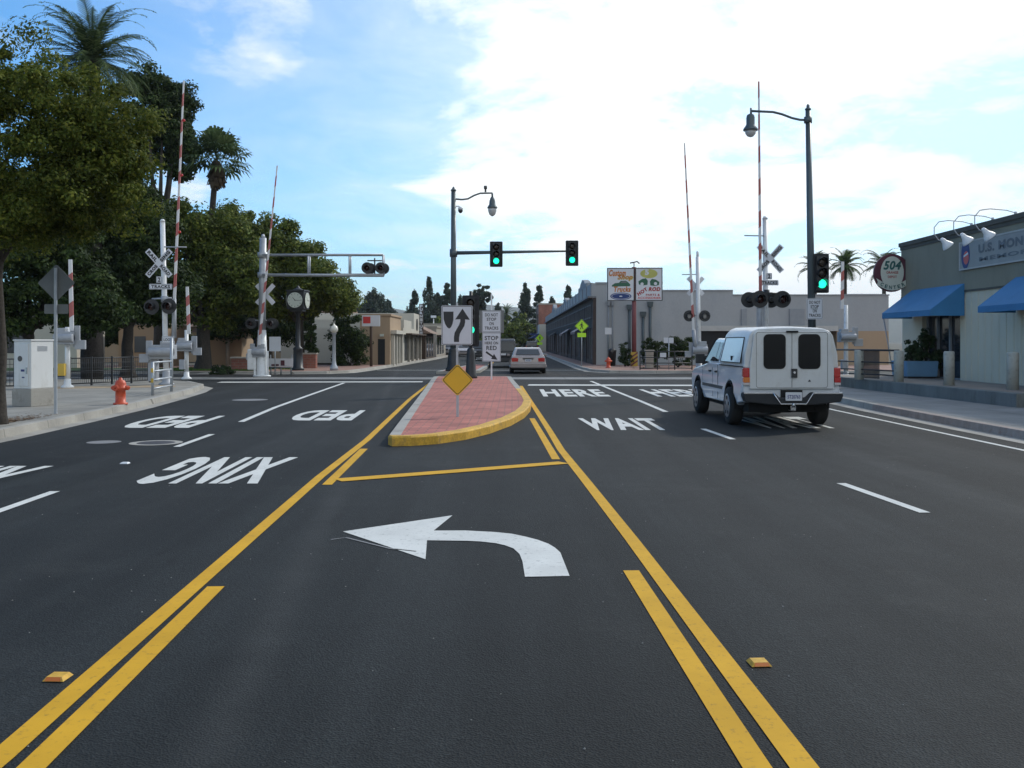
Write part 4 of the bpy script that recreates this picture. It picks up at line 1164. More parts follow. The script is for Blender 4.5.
MB().b6(xb_, o1, 1.2, 1.3, 0, zo).build('window', 'opening', b)  # dark sheet standing in for the shade inside the opening
MB().b6(o0 + .1, xb_, -.02, .02, 0, zo).build('window', 'opening', b)  # thin dark slab painted as the shade of an open bay
mb = MB()
for px in (743, 757, 792, 820): x = X_(px, Yg) - x0; mb.b6(x - .12, x + .12, .9, 1.18, 0, zo)
mb.build('pilasters', 'grey_trim', b)
for px, w in ((744, .18), (797, .5)):
    x = X_(px, Yg) - x0; MB().b6(x - w, x + w, -.06, .055, zo + .36, zr3 - .9).build('wall_panel', 'grey_trim', b)
mb = MB(); mb.b6(-.06, xa_ + .04, -.06, .02, zr, zr + .12); mb.b6(xa_ + .05, xb_, -.04, .06, zr2, zr2 + .08); mb.b6(xb_, xc_ + .04, .0, .09, zr3, zr3 + .08); mb.build('coping', 'grey_trim', b)
MB().b6(X_(848, 74) - x0, X_(884, 74) - x0, 7, 11, zr3, zr3 + .45).build('roof_duct', 'grey_light', b)
for px, py in ((608.5, 301), (612.5, 301), (629.5, 305), (643, 312), (650, 302)):
    x = X_(px, Yg) - x0; z = Z_(py, Yg) - .1
    w = .045 if px < 620 else .09
    MB().cyl((x, -.08, 0.4), (x, -.08, z - .3), w, n=8).box((x, -.1, z - .15), (w * 3.4, .2, .34), taper=1.3).build('downspout', 'grey_trim' if px < 620 else 'dark_pole', b)

# dark brick row
Lr = 92
b = thing('shopfront_row', 'two storey dark brick shopfront row on the right side of the far street', 'building', (x0, Yg, .1))
xw = -.22
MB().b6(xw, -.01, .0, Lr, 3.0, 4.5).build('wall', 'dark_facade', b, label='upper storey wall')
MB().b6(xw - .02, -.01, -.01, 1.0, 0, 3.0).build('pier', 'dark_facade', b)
for k in range(15):
    y = 6.2 * k + .9
    y1 = min(y + 6.2, Lr)
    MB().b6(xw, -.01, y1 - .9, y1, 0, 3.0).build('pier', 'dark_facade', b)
    g = MB().b6(-.06, -.04, y, y1 - .9, .35, 2.5).build('shop_window', 'shopwin', b)
    mb = MB()
    for j in range(4): yy = y + (y1 - .9 - y) * j / 3; mb.b6(-.12, -.065, yy - .05, yy + .05, .35, 2.5)
    mb.build('mullions', 'winframe', g)
    MB().b6(xw + .05, -.03, y, y1 - .9, 0, .35).build('bulkhead', 'dark_brown', b)
    MB().b6(xw + .03, -.03, y, y1 - .9, 2.5, 3.0).build('fascia', 'black_matte', b)
    if k in (1, 4, 9):
        mb = MB(); mb.poly([(xw - .02, y, 2.8), (xw - .02, y1 - .9, 2.8), (xw - .8, y1 - .9, 2.3), (xw - .8, y, 2.3)]); mb.poly([(xw - .8, y, 2.3), (xw - .8, y1 - .9, 2.3), (xw - .8, y1 - .9, 2.12), (xw - .8, y, 2.12)])
        mb.build('awning', 'maroon' if k < 9 else 'dark_brown', b)
    for j in range(3):
        yy = y + .5 + j * 1.95
        if yy + 1.2 > Lr: break
        wnd = MB().b6(xw - .02, xw, yy, yy + 1.25, 3.25, 4.05).build('window', 'shopwin', b)
        mb = MB(); mb.b6(xw - .06, xw - .022, yy - .08, yy + 1.33, 4.05, 4.13).b6(xw - .08, xw - .022, yy - .1, yy + 1.35, 3.17, 3.25)
        for e in (yy - .06, yy + .6, yy + 1.25): mb.b6(xw - .05, xw - .022, e, e + .06, 3.25, 4.05)
        mb.build('window_frame', 'winframe', wnd)
MB().b6(xw - .35, -.005, -.1, Lr, 4.5, 4.62).build('cornice', 'winframe', b)
MB().b6(xw - .1, -.005, -.05, Lr, 4.62, 5.5).build('parapet', 'grey_bldg', b)
mb = MB()
for k in range(23): mb.b6(xw - .16, xw - .1, 4.0 * k, 4.0 * k + .3, 4.62, 5.52)
mb.build('parapet_piers', 'grey_trim', b)
for y, w, h in ((4, 9, .75), (31, 5, .5), (58, 8, .9)):
    pts = [(y, 5.5), (y + w, 5.5), (y + w, 5.5 + h * .35), (y + w * .8, 5.5 + h * .4), (y + w * .72, 5.5 + h * .7), (y + w * .5, 5.5 + h), (y + w * .28, 5.5 + h * .7), (y + w * .2, 5.5 + h * .4), (y, 5.5 + h * .35)]
    MB().side(pts, xw - .12, .1).build('parapet_crest', 'grey_trim', b)
MB().b6(0.002, 12, 40.1, Lr, 0, 5.2).build('rear_wall', 'grey_bldg', b)

# brick block farther on
b = thing('brick_building', 'tall orange brick building end beyond the dark shopfront row', 'building', (4.6, 172, 0))
MB().b6(0, 9, 0, 15, 3.3, 8.1).build('wall', 'brick_red', b); MB().b6(-.1, 9.1, -.1, 15.1, 8.1, 8.35).build('cornice', 'stone', b)
MB().b6(-.0, 9, 0, 15, 0, 3.3).build('ground_storey', 'cream_bldg', b)
for y in (2, 6, 10): MB().b6(-.03, 0, y, y + 1.4, 4.6, 6.6).build('window', 'shopwin', b)
mb = MB(); mb.poly([(0, -.2, 3.1), (-1.6, -.2, 2.3), (-1.6, 12, 2.3), (0, 12, 3.1)]); mb.poly([(0, -.2, 3.1), (-1.6, -.2, 2.3), (0, -.2, 2.3)]); mb.build('awning', 'blue_ink', b)
b = thing('far_shop', 'pale low shop between the brick building and the dark row', 'building', (4.4, 160, 0))
MB().b6(0, 8, 0, 10, 0, 4.5).build('wall', 'cream_bldg', b); MB().b6(-.03, 0, 1, 8, .5, 2.6).build('window', 'shopwin', b); MB().b6(-1.4, -.04, -.2, 9, 2.8, 3.0).build('awning', 'blue_ink', b)

# ------------------------------------------------------------------ left side buildings
def roofline(b, x0, x1, y0, y1, z, m='stone', t_=.15): MB().b6(x0 - .08, x1 + .08, y0 - .08, y1 + .08, z, z + t_).build('coping', m, b)
Yt = 66.5; xt_ = -8.15
b = thing('tan_building', 'plain tan stucco corner building left of the far street', 'building', (xt_, Yt, .1))
wz = Z_(316, Yt) - .1; wx = X_(360, Yt) - xt_
MB().b6(wx, 0, 0, 6.5, 0, wz).build('wall', 'beige_bldg', b); roofline(b, wx, 0, 0, 6.5, wz, 'beige_bldg', .14)
MB().b6(X_(378, Yt) - xt_, X_(385, Yt) - xt_, -.03, 0, 0, 1.75).build('door', 'opening', b)
MB().box((X_(382, Yt) - xt_, -.1, 2.0), (.25, .16, .16)).build('wall_lamp', 'cream', b)
mb = MB()
for y in (.6, 2.2, 3.8, 5.6): mb.b6(.0, .22, y, y + .3, 0, 2.1)
mb.b6(0, .4, .4, 6.2, 2.1, 2.35); mb.build('pilasters', 'cream_bldg', b)
MB().b6(.002, .02, .9, 5.6, .3, 2.1).build('shop_window', 'shopwin', b)
b = thing('cream_building', 'pale cream shop with dark openings beside the tan corner building', 'building', (-8.0, 73.2, .1))
MB().b6(-9, 0, 0, 13.5, 0, 2.6).b6(-9, 0, .5, 6, 2.6, 3.2).b6(-9, 0, 8, 13, 2.6, 3.9).build('wall', 'cream_bldg', b)
for y in (.8, 3.6, 7.2, 10.2): g = MB().b6(0.002, .02, y, y + 2.2, .15, 1.9).build('shop_window', 'shopwin', b)
for y in (3.1, 6.1, 9.7, 12.8): MB().b6(0.002, .18, y - .18, y + .18, 0, 2.1).build('pilaster', 'stone', b)
MB().b6(0, .6, .4, 13.2, 2.1, 2.2).build('canopy', 'dark_brown', b)
MB().cyl((.002, 10.4, 3.0), (.06, 10.4, 3.0), .5, n=16).build('round_window', 'opening', b)
b = thing('brown_building', 'dark brown timber shopfront with a small tiled roof behind the cream shop', 'building', (-7.6, 87.5, .1))
MB().b6(-9, 0, 0, 9, 0, 2.4).build('wall', 'dark_brown', b); mb = MB(); mb.poly([(.6, -.3, 2.3), (.6, 9, 2.3), (-1.4, 9, 3.3), (-1.4, -.3, 3.3)]); mb.poly([(.6, -.3, 2.3), (-1.4, -.3, 3.3), (-1.4, -.3, 2.3)]); mb.build('roof', 'brown_bldg', b)
for y in (1, 4, 6.6): MB().b6(0.002, .02, y, y + 1.6, .2, 1.9).build('shop_window', 'shopwin', b)
for k, (y, ln, h, m, lb) in enumerate(((100, 14, 3.0, 'stone', 'low stone coloured shop beyond the brown timber shopfront'), (118, 20, 3.6, 'cream_bldg', 'long cream shop far along the left side of the street'), (142, 30, 3.2, 'beige_bldg', 'farthest beige shop on the left side of the street'))):
    b = thing('far_shop', lb, 'building', (-7.6, y, .1))
    MB().b6(-8, 0, 0, ln, 0, h).build('wall', m, b); roofline(b, -8, 0, 0, ln, h)
    j = 1.0
    while j < ln - 3: MB().b6(.002, .02, j, j + 2.4, .3, 2.0).build('shop_window', 'shopwin', b); j += 3.6
    MB().b6(0, .9, .5, ln - .5, 2.15, 2.27).build('awning', 'dark_brown', b)
# vertical sign
Yv = 86.0; xv = X_(421.2, Yv)
t = thing('vertical_sign', 'tall vertical blade sign with stacked white letters on the left side of the street', 'sign', (xv, Yv, Z_(336, Yv)))
hv = Z_(304, Yv) - Z_(336, Yv)
MB().b6(-.18, .18, .0, .12, 0, hv).build('panel', 'dark_facade', t)
for i, ch in enumerate('FURNITURE'):
    text(ch, .25, .24, (0, -.004, hv - .19 - i * (hv - .15) / 9), 'sign_white', t, bold=.07)
MB().cyl((-.4, .06, hv * .15), (0, .06, hv * .15), .03).cyl((-.4, .06, hv * .8), (0, .06, hv * .8), .03).build('bracket', 'dark_brown', t)
# park building behind trees
b = thing('park_building', 'long low brown roofed building with stone pillars behind the park trees', 'building', (-40, 82, 0))
MB().b6(0, 26, 0, 8, 0, 3.0).build('wall', 'beige_bldg', b)
mb = MB(); mb.poly([(-.6, -1.2, 2.9), (26.5, -1.2, 2.9), (26.5, 4, 4.6), (-.6, 4, 4.6)]); mb.poly([(-.6, 9.2, 2.9), (26.5, 9.2, 2.9), (26.5, 4, 4.6), (-.6, 4, 4.6)]); mb.poly([(26.5, -1.2, 2.9), (26.5, 9.2, 2.9), (26.5, 4, 4.6)]); mb.build('roof', 'brown_bldg', b)
for px in (318, 326, 347): x = X_(px, 81) + 40; MB().b6(x - .35, x + .35, -1.2, -.6, 0, 2.6).build('pillar', 'stone', b)
for px in (140, 190, 240, 290): x = X_(px, 81) + 40; MB().b6(x - 1.1, x + 1.1, -.03, 0, .8, 2.2).build('window', 'shopwin', b)
b = thing('park_kiosk', 'small tan kiosk with a sloping roof left of the thick trunk', 'building', (X_(222, 66), 66, .1))
MB().b6(-1.3, 1.3, 0, 3, 0, 2.3).build('wall', 'beige_bldg', b)
mb = MB(); mb.poly([(-1.9, -.6, 2.2), (1.7, -.6, 2.2), (1.2, 1.5, 3.9), (-.1, 1.5, 3.9)]); mb.poly([(1.7, -.6, 2.2), (1.7, 3.6, 2.2), (1.2, 1.5, 3.9)]); mb.poly([(-1.9, -.6, 2.2), (-.1, 1.5, 3.9), (-1.9, 3.6, 2.2)]); mb.poly([(-1.9, 3.6, 2.2), (1.7, 3.6, 2.2), (1.2, 1.5, 3.9), (-.1, 1.5, 3.9)]); mb.build('roof', 'brown_bldg', b)
MB().cyl((.5, -.45, 0), (.5, -.45, 2.2), .12).build('pillar', 'stone', b)
b = thing('tan_annex', 'sunlit tan wall glimpsed between the fence and the crossing signal', 'building', (X_(141, 62), 62, .1))
MB().b6(-1.4, 1.6, 0, 4, 0, 2.6).build('wall', 'beige_bldg', b); roofline(b, -1.4, 1.6, 0, 4, 2.6, 'stone', .1)
MB().b6(-.4, .3, -.03, 0, .9, 1.9).build('window', 'shopwin', b)
b = thing('pale_wall', 'pale wall seen far left under the trees', 'building', (X_(15, 58), 58, .1))
MB().b6(-3.5, 3.6, 0, 4, 0, 3.1).build('wall', 'cream_bldg', b); roofline(b, -3.5, 3.6, 0, 4, 3.1, 'roof_grey', .1)
MB().b6(-1, 1, -.03, 0, .9, 2.0).build('window', 'shopwin', b)

# ------------------------------------------------------------------ billboard and other signs, right far corner
Yb = 62.0; xb = X_(634.3, Yb)
t = thing('billboard', 'two panel painted auto shop billboard on a red pole with hazard striped base', 'billboard', (xb, Yb, .13))
def Lb(px, py): return Vector((X_(px, Yb) - xb, 0, Z_(py, Yb) - .13))
MB().cyl((0, .12, 0), (0, .12, Lb(0, 267).z), .14, n=14).build('pole', 'pole_red', t)
mb = MB(); striped(mb, Vector((0, .12, .02)), Vector((0, .12, Lb(0, 352).z)), .42, .42, 7, .3); mb.build('hazard_sleeve', ['hazard', 'pole_red'], t)
cA, cB = Lb(620.7, 284.5), Lb(648.7, 284.3); wp = 27.2 * Yb / F; hp_ = 33 * Yb / F
for c in (cA, cB):
    pn = MB().box((0, 0, 0), (wp, .16, hp_)).build('panel', 'sign_white', t, loc=c)
    mb = MB(); e = .05
    mb.b6(-wp / 2, wp / 2, -.1, -.08, hp_ / 2 - e, hp_ / 2).b6(-wp / 2, wp / 2, -.1, -.08, -hp_ / 2, -hp_ / 2 + e).b6(-wp / 2, -wp / 2 + e, -.1, -.08, -hp_ / 2 + e, hp_ / 2 - e).b6(wp / 2 - e, wp / 2, -.1, -.08, -hp_ / 2 + e, hp_ / 2 - e)
    mb.build('border', 'black', pn)
    k = wp / 27.2
    if c is cA:
        tx = text('Custom', 17 * k, 6.6 * k, (-3.4 * k, -.081, 11.4 * k), 'orange_ink', pn, bold=.05, shear=.3); tx = text('Shop', 16 * k, 7 * k, (4.5 * k, -.081, 6.6 * k), 'lime_ink', pn, bold=.06, shear=.3)
        text('Shop', 15 * k, 6.2 * k, (4.2 * k, -.084, 6.8 * k), 'orange_ink', pn, bold=.03, shear=.3)
        mb = MB(); mb.poly([(x * k, -.081, z * k) for x, z in ((-9, -1), (-6, 1.2), (-2, 1.6), (0, 3.6), (5, 3.8), (8, 1.6), (9.5, -.2), (9, -1.8), (-9, -2.2))]); mb.build('car_picture', 'green_ink', pn)
        mb = MB(); mb.poly([(x * k, -.083, z * k) for x, z in ((-.2, 1.6), (1, 3), (4.6, 3.2), (6, 1.6))]); mb.build('car_picture', 'winframe', pn)
        text('Trucks', 17 * k, 5.6 * k, (1.5 * k, -.081, -4.8 * k), 'orange_ink', pn, bold=.05, shear=.2)
        mb = MB(); mb.poly([(x, -.081, z) for x, z in ell(10.6 * k, 3.7 * k, 0, -11.8 * k)]); mb.m = 1; mb.poly([(x, -.083, z) for x, z in ell(9.4 * k, 3.0 * k, 0, -11.8 * k)]); mb.m = 0; mb.poly([(x, -.085, z) for x, z in ell(8.9 * k, 2.6 * k, 0, -11.8 * k)]); mb.m = 1; mb.poly([(x, -.087, z) for x, z in ell(1.6 * k, .6 * k, 0, -11.8 * k)]); mb.build('oval_emblem', ['blue_ink', 'sign_white'], pn)
    else:
        text('5', 4 * k, 5.6 * k, (-2 * k, -.084, 12 * k), 'sign_white', pn, bold=.05)
        mb = MB(); mb.poly([(x, -.081, z) for x, z in ell(8.6 * k, 4.6 * k, 0, 10.6 * k)]); mb.build('burst', 'lime_ink', pn)
        mb = MB()
        for s_, z_ in ((-1, 3.4), (1, 2.8)):
            mb.poly([(x * k, -.083, z * k) for x, z in ((s_ * 1, z_), (s_ * 3, z_ + 2.6), (s_ * 7, z_ + 1.8), (s_ * 10.5, z_ - .6), (s_ * 10, z_ - 3.6), (s_ * 6, z_ - 4.6), (s_ * 1.5, z_ - 4))])
        mb.build('car_picture', 'green_ink', pn)
        mb = MB()
        for cx_, cz_ in ((-6.8, .2), (6.6, .6)):
            mb.poly([(x, -.085, z) for x, z in ell(1.6 * k, 1.6 * k, cx_ * k, cz_ * k, 14)])
        mb.build('car_picture', 'sign_white', pn)
        o = text('HOT', 11 * k, 3.8 * k, (-6.6 * k, -.081, -7.4 * k), 'red_ink', pn, bold=.06); o.rotation_euler = (0, -R(32), 0)
        text('ROD', 12 * k, 4.0 * k, (5.6 * k, -.086, -4.9 * k), 'red_ink', pn, bold=.06, shear=.2)
        text('PARTS &', 14 * k, 2.2 * k, (4 * k, -.081, -10.6 * k), 'red_ink', pn, bold=.03); text('ACCESSORIES', 23 * k, 2.1 * k, (.2 * k, -.081, -13.6 * k), 'sign_red', pn, bold=.03)
mb = MB(); mb.tube([Lb(634, 267), Lb(634, 263)], .03); mb.tube([Lb(630, 263), Lb(634, 262.4), Lb(637, 261.4), Lb(639.5, 263.6)], .04); mb.build('top_lamp', 'gunmetal', t)

def ped_sign(px, cy, size, plq, Yp_, label, zb=.13, base=0):
    xp = X_(px, Yp_); t = thing('pedestrian_sign', label, 'traffic sign', (xp, Yp_, zb), group='lime pedestrian warning signs')
    s = size * Yp_ / F / math.sqrt(2); zc = Z_(cy, Yp_) - zb
    MB().cyl((0, .05, 0), (0, .05, zc + s * .5), .035).build('post', 'galv', t)
    pn = plate(t, (0, 0, zc), s, s, .04, 'sign_lime', bw=.02, rot=R(45))
    u = s
    mb = MB(); mb.poly([(x * u, -.008, zc + z * u) for x, z in ell(.06, .06, .02, .32, 12)])
    for pl in ([(-.06, .24), (.09, .24), (.08, -.02), (-.05, -.02)], [(-.05, -.02), (.03, -.02), (-.1, -.34), (-.18, -.34)], [(0, -.02), (.08, -.02), (.18, -.34), (.1, -.34)], [(-.06, .24), (-.04, .16), (-.18, .0), (-.22, .03)], [(.06, .24), (.09, .16), (.2, .02), (.17, -.02)]):
        mb.poly([(x * u, -.008, zc + z * u) for x, z in pl])
    mb.build('walker_symbol', 'black', t)
    plate(t, (0, 0, Z_(plq, Yp_) - zb), size * .62 * Yp_ / F, size * .3 * Yp_ / F, .02, 'sign_lime', 'plaque', border=None)
ped_sign(581.7, 326, 14, 335, 62, 'lime yellow walking person sign with plaque before the dark brick row')
ped_sign(539.8, 338, 8.5, 343.5, 104, 'smaller lime walking person sign farther along the dark brick row')

# road sign near hedge, pole with two plates; bin; hydrant; pillar; gate fence
Yr = 55.0
def pt(px, Y, z=.13): return (X_(px, Y), Y, z)
t = thing('street_sign', 'twin pale plates on a thin post in front of the round hedge', 'sign', pt(669, Yr))
MB().cyl((0, .04, 0), (0, .04, Z_(338, Yr) - .13), .03).build('post', 'galv', t)
for px in (666, 671.3): plate(t, (X_(px, Yr) - X_(669, Yr), 0, Z_(340.3, Yr) - .13), 4.6 * Yr / F, 5.4 * Yr / F, .02, 'sign_white', border=None)
t = thing('street_sign', 'small pale sign on a dark post against the grey block wall', 'sign', pt(608.3, 63))
MB().cyl((0, .04, 0), (0, .04, Z_(328, 63) - .13), .035).build('post', 'dark_pole', t); plate(t, (0, 0, Z_(331, 63) - .13), .42, .42, .02, 'sign_white', border=None)
t = thing('litter_bin', 'dark litter bin behind the far red hydrant', 'bin', pt(612, 63.5))
MB().lathe([(.22, 0), (.27, .9), (.29, .92), (.29, 1.0), (.12, 1.12)], n=14).build('body', 'black', t); MB().cyl((0, -.27, .96), (0, -.3, .96), .1).build('mouth', 'gunmetal', t)
hy = [o for o in bpy.data.objects if o.name == 'fire_hydrant'][0]
dup(hy, pt(608.4, 58.5), 0, 'small red fire hydrant on the far corner by the grey block wall')
t = thing('stone_pier', 'short banded pale stone pier in front of the hedge', 'pillar', pt(649.3, 56.5))
mb = MB()
for k in range(4): mb.box((0, 0, .13 + .25 * k), (.44, .44, .23))
mb.build('shaft', 'stone', t, bevel=.01); MB().box((0, 0, 1.04), (.52, .52, .07)).build('cap', 'stone', t, bevel=.01)
t = fence('pipe_railing', 'black pipe railing before the round hedge on the far right corner', [(X_(640, 54.5), 54.5, 0), (X_(692, 54.5), 54.5, 0)], 1.02, 4, 'black', rails=(.08, .36, .66, .98), zb=.13)
plate(t, (X_(663, 54.5) - X_(640, 54.5), -.05, Z_(355, 54.5) - .13), .34, .24, .02, 'sign_white', border=None)

# ------------------------------------------------------------------ vehicles
def wheel(par, c, r, w, side):
    o = MB().lathe([(r * .62, -w / 2), (r * .9, -w / 2), (r, -w * .36), (r, w * .36), (r * .9, w / 2), (r * .62, w / 2)], (0, 0, 0), 30, 'X')
    wh = o.build('wheel', 'rubber', par, loc=c)
    s = side * w / 2
    mb = MB(); mb.lathe([(r * .63, s * .9), (r * .63, s * 1.03), (r * .58, s * 1.05), (r * .5, s * 1.01), (r * .2, s * 1.04), (r * .16, s * 1.1), (.01, s * 1.12)], (0, 0, 0), 24, 'X')
    mb.m = 1
    for k in range(5):
        a = 2 * math.pi * k / 5 + .3
        mb.lathe([(r * .11, s * 1.055), (r * .11, s * .9)], (0, math.cos(a) * r * .42, math.sin(a) * r * .42), 10, 'X')
    mb.build('rim', ['rim', 'under'], wh)
    return wh
def arch(cy, r, z0, a0=180, a1=0, n=12): return [(cy + r * math.cos(R(a0 + (a1 - a0) * i / n)), z0 + r * math.sin(R(a0 + (a1 - a0) * i / n))) for i in range(n + 1)]

def smoothplus(o, w=.03, seg=3):
    m = o.modifiers.new('bevel', 'BEVEL'); m.width = w; m.segments = seg; m.limit_method = 'ANGLE'; m.angle_limit = R(28); m.harden_normals = True
    for p in o.data.polygons: p.use_smooth = True
    return o

# white pickup with a utility shell
t = thing('pickup_truck', 'white pickup truck with a tall white camper shell and two dark rear windows', 'truck', (5.30, 18.85, 0), R(.4))
HWD = .925
prof = [(.10, .62), (.06, .80), (.06, 1.16), (.12, 1.20), (3.45, 1.20), (4.05, 1.13), (4.95, 1.04), (5.18, .93), (5.26, .76), (5.24, .46), (5.0, .36)] + arch(4.42, .47, .40, 0, 180) + [(3.9, .38), (1.72, .40)] + arch(1.16, .48, .40, 0, 180) + [(.62, .45), (.12, .50)]
hw = lambda z: .10 * max(0, (z - .95) / .25) ** 1.6 * .5 + .05 * max(0, (.62 - z) / .25)
bd = smoothplus(MB().side(prof, -HWD, HWD, hw).build('body', 'car_white', t), .035)
# cab greenhouse
def ghouse(pts, hb, ht, zb, zt): return lambda z: (hb - ht) * (z - zb) / (zt - zb)
cabp = [(2.36, 1.19), (2.38, 1.66), (2.48, 1.725), (3.20, 1.735), (3.36, 1.69), (4.02, 1.16)]
cab = smoothplus(MB().side(cabp, -.875, .875, lambda z: .17 * max(0, (z - 1.2)) / .57).build('cab', 'car_white', t), .04)
for s in (-1, 1):
    def sp(y, z, d=.006): return (s * (.875 - .17 * (z - 1.2) / .57 + d), y, z)
    for pts in ([(2.46, 1.24), (2.78, 1.24), (2.78, 1.64), (2.50, 1.64)], [(2.82, 1.24), (3.78, 1.24), (3.36, 1.62), (3.24, 1.65), (2.82, 1.65)]):
        MB().poly([sp(*q) for q in pts]).build('side_window', 'glass', cab)
    mb = MB(); mb.box((s * 1.03, 3.62, 1.28), (.2, .1, .22)); mb.box((s * .93, 3.62, 1.2), (.14, .05, .06)); mb.build('mirror', 'black', t, bevel=.02)
MB().poly([(-.74, 3.42, 1.70), (.74, 3.42, 1.70), (.86, 3.98, 1.22), (-.86, 3.98, 1.22)]).build('windscreen', 'glass', cab)
# shell
mb = MB(); secs = []
sec = [(-.90, 1.17), (-.885, 1.42), (-.80, 1.80), (-.74, 1.885), (-.62, 1.93), (0, 1.955), (.62, 1.93), (.74, 1.885), (.80, 1.80), (.885, 1.42), (.90, 1.17)]
for y, dz in ((.05, -.03), (.5, 0), (1.9, .015), (2.13, -.02)):
    secs.append([mb.bm.verts.new((x, y + (0 if y < 2 else -(z - 1.17) * .1), z + (dz if z > 1.7 else 0))) for x, z in sec])
for a, b_ in zip(secs, secs[1:]):
    for i in range(len(sec) - 1): mb._f([a[i], a[i + 1], b_[i + 1], b_[i]], True)
mb._f(secs[0]); mb._f(secs[-1][::-1])
sh = smoothplus(mb.build('camper_shell', 'shell_white', t), .03)
for s in (-1, 1):
    q = lambda y, z, d=.008: (s * (.885 - .085 * (z - 1.42) / .38 + d), y, z)
    mb = MB(); mb.poly([q(.22, 1.25), q(1.98, 1.25), q(1.92, 1.74), q(.34, 1.74)]); sd = mb.build('side_hatch', 'car_white', sh)
    mb = MB()
    for a, b_ in (((.22, 1.25), (1.98, 1.25)), ((1.98, 1.25), (1.92, 1.74)), ((1.92, 1.74), (.34, 1.74)), ((.34, 1.74), (.22, 1.25))): mb.cyl(q(*a), q(*b_), .009, n=5)
    mb.box(q(1.0, 1.33, .012), (.02, .1, .09)); mb.build('hatch_seal', 'under', sd)
MB().b6(-.78, .78, 2.10, 2.38, 1.18, 1.60).build('cab_gap_shade', 'under', t)  # dark block standing in for the shade between cab and shell
MB().side([(.10, 1.165), (2.2, 1.165), (2.2, 1.185), (.10, 1.185)], -.913, .913).build('shell_seal', 'under', t)
for s in (-1, 1): MB().b6(s * .927 - .003, s * .927 + .003, 2.235, 2.255, .46, 1.17).build('cab_bed_gap', 'under', t)
# rear doors panel
dz0, dz1 = .76, 1.85
def trap(x0, x1, z0, z1, ins): return [(x0, z0), (x1, z0), (x1 - ins, z1), (x0 + ins, z1)]
rd = smoothplus(MB().plate([(-.80, dz0), (.80, dz0), (.80, 1.2), (.72, 1.80), (.66, dz1), (-.66, dz1), (-.72, 1.80), (-.80, 1.2)], -.0, .06).build('rear_door', 'shell_white', t), .012)
MB().plate(rrect(.42, .66, .09, -.33, 1.47), -.012, -.002).build('rear_window', 'glass_dark', rd); MB().plate(rrect(.42, .66, .09, .33, 1.47), -.012, -.002).build('rear_window', 'glass_dark', rd)
mb = MB()
O, I = rrect(1.36, 1.06, .05, 0, 1.31), rrect(1.345, 1.045, .045, 0, 1.31)
for i in range(len(O)): j = (i + 1) % len(O); mb.poly([(O[i][0], -.003, O[i][1]), (O[j][0], -.003, O[j][1]), (I[j][0], -.003, I[j][1]), (I[i][0], -.003, I[i][1])])
mb.b6(-.004, .004, -.004, -.0005, .79, 1.83); mb.build('door_seam', 'gunmetal', rd)
mb = MB(); mb.box((.04, -.02, 1.06), (.11, .03, .17)); mb.m = 1; mb.cyl((.04, -.035, 1.07), (.04, -.045, 1.07), .025, n=12); mb.build('door_handle', ['black', 'chrome'], rd, bevel=.004)
MB().box((.0, -.02, 1.845), (.22, .05, .035)).build('brake_lamp', 'under', sh)
MB().plate([(.30, .90), (.36, .90), (.335, .94)], -.006, -.002).build('sticker', 'black', rd)
for s in (-1, 1):
    mb = MB()
    x0, x1 = s * .80, s * .925
    xa, xb2 = min(x0, x1), max(x0, x1)
    o = MB().b6(xa - .002, xb2 - .0, -.002, .10, .98, 1.16).build('tail_light', 'tail_red', t, bevel=.015)
    MB().b6(xa + .01, xb2 + .004, -.004, .10, .88, .98).build('tail_light', 'tail_amber' if s < 0 else 'tail_red', t, bevel=.008)
    MB().b6(xa + .01, xb2 + .002, -.002, .10, .83, .88).build('tail_light', 'tail_clear', t, bevel=.006)
MB().b6(-.90, .90, .06, .1, .55, .80).build('tail_panel', 'car_white', t, bevel=.01)
# bumper
mb = MB(); mb.plate([(-.93, .70), (-.36, .70), (-.26, .60), (.26, .60), (.36, .70), (.93, .70), (.95, .64), (.90, .52), (.4, .46), (-.4, .46), (-.90, .52), (-.95, .64)], -.10, .12)
bp = smoothplus(mb.build('rear_bumper', 'black_matte', t), .025)
mb = MB(); mb.b6(-.93, -.38, -.108, -.06, .665, .705).b6(.38, .93, -.108, -.06, .665, .705); mb.build('chrome_strip', 'chrome', bp, bevel=.008)
mb = MB(); mb.tube([(-.38, -.11, .69), (-.24, -.11, .48), (.24, -.11, .48), (.38, -.11, .69)], .014, n=6); mb.build('step_trim', 'chrome', bp)
MB().b6(-.20, .20, .0, .06, .45, .74).build('plate_recess', 'under', t)
lp = MB().plate(rrect(.31, .16, .015, .0, .625), -.125, -.12).build('licence_plate', 'plate', bp)
text('5T20763', .24, .07, (0, -.126, .62), 'plate_blue', lp, bold=.02)
mb = MB(); mb.box((0, .0, .40), (.1, .2, .1)); mb.cyl((0, -.12, .42), (0, -.12, .5), .03); mb.build('tow_hitch', 'chrome', t, bevel=.01)
mb = MB(); mb.b6(-.75, .75, .3, 5.0, .30, .56); mb.b6(-.7, .7, 1.02, 1.3, .26, .40); mb.cyl((-.3, 1.16, .33), (.3, 1.16, .33), .1); mb.lathe([(.1, 0), (.16, .06), (.16, .16), (.1, .22)], (0, 1.16, .22)); mb.b6(-.86, -.8, 1.62, 1.7, .12, .5).b6(.8, .86, 1.62, 1.7, .12, .5); mb.cyl((.55, .2, .36), (.55, 1.6, .36), .035); mb.build('underbody', 'under', t)
mb = MB()
for s in (-1, 1):
    mb.b6(s * .928 - .012, s * .928 + .012, 1.75, 3.85, .66, .74)
mb.build('side_moulding', 'gunmetal', t, bevel=.006)
mb = MB()
for s in (-1, 1):
    for y in (2.26, 2.78, 3.86): mb.b6(s * .926 - .002, s * .926 + .003, y - .004, y + .004, .48, 1.10)
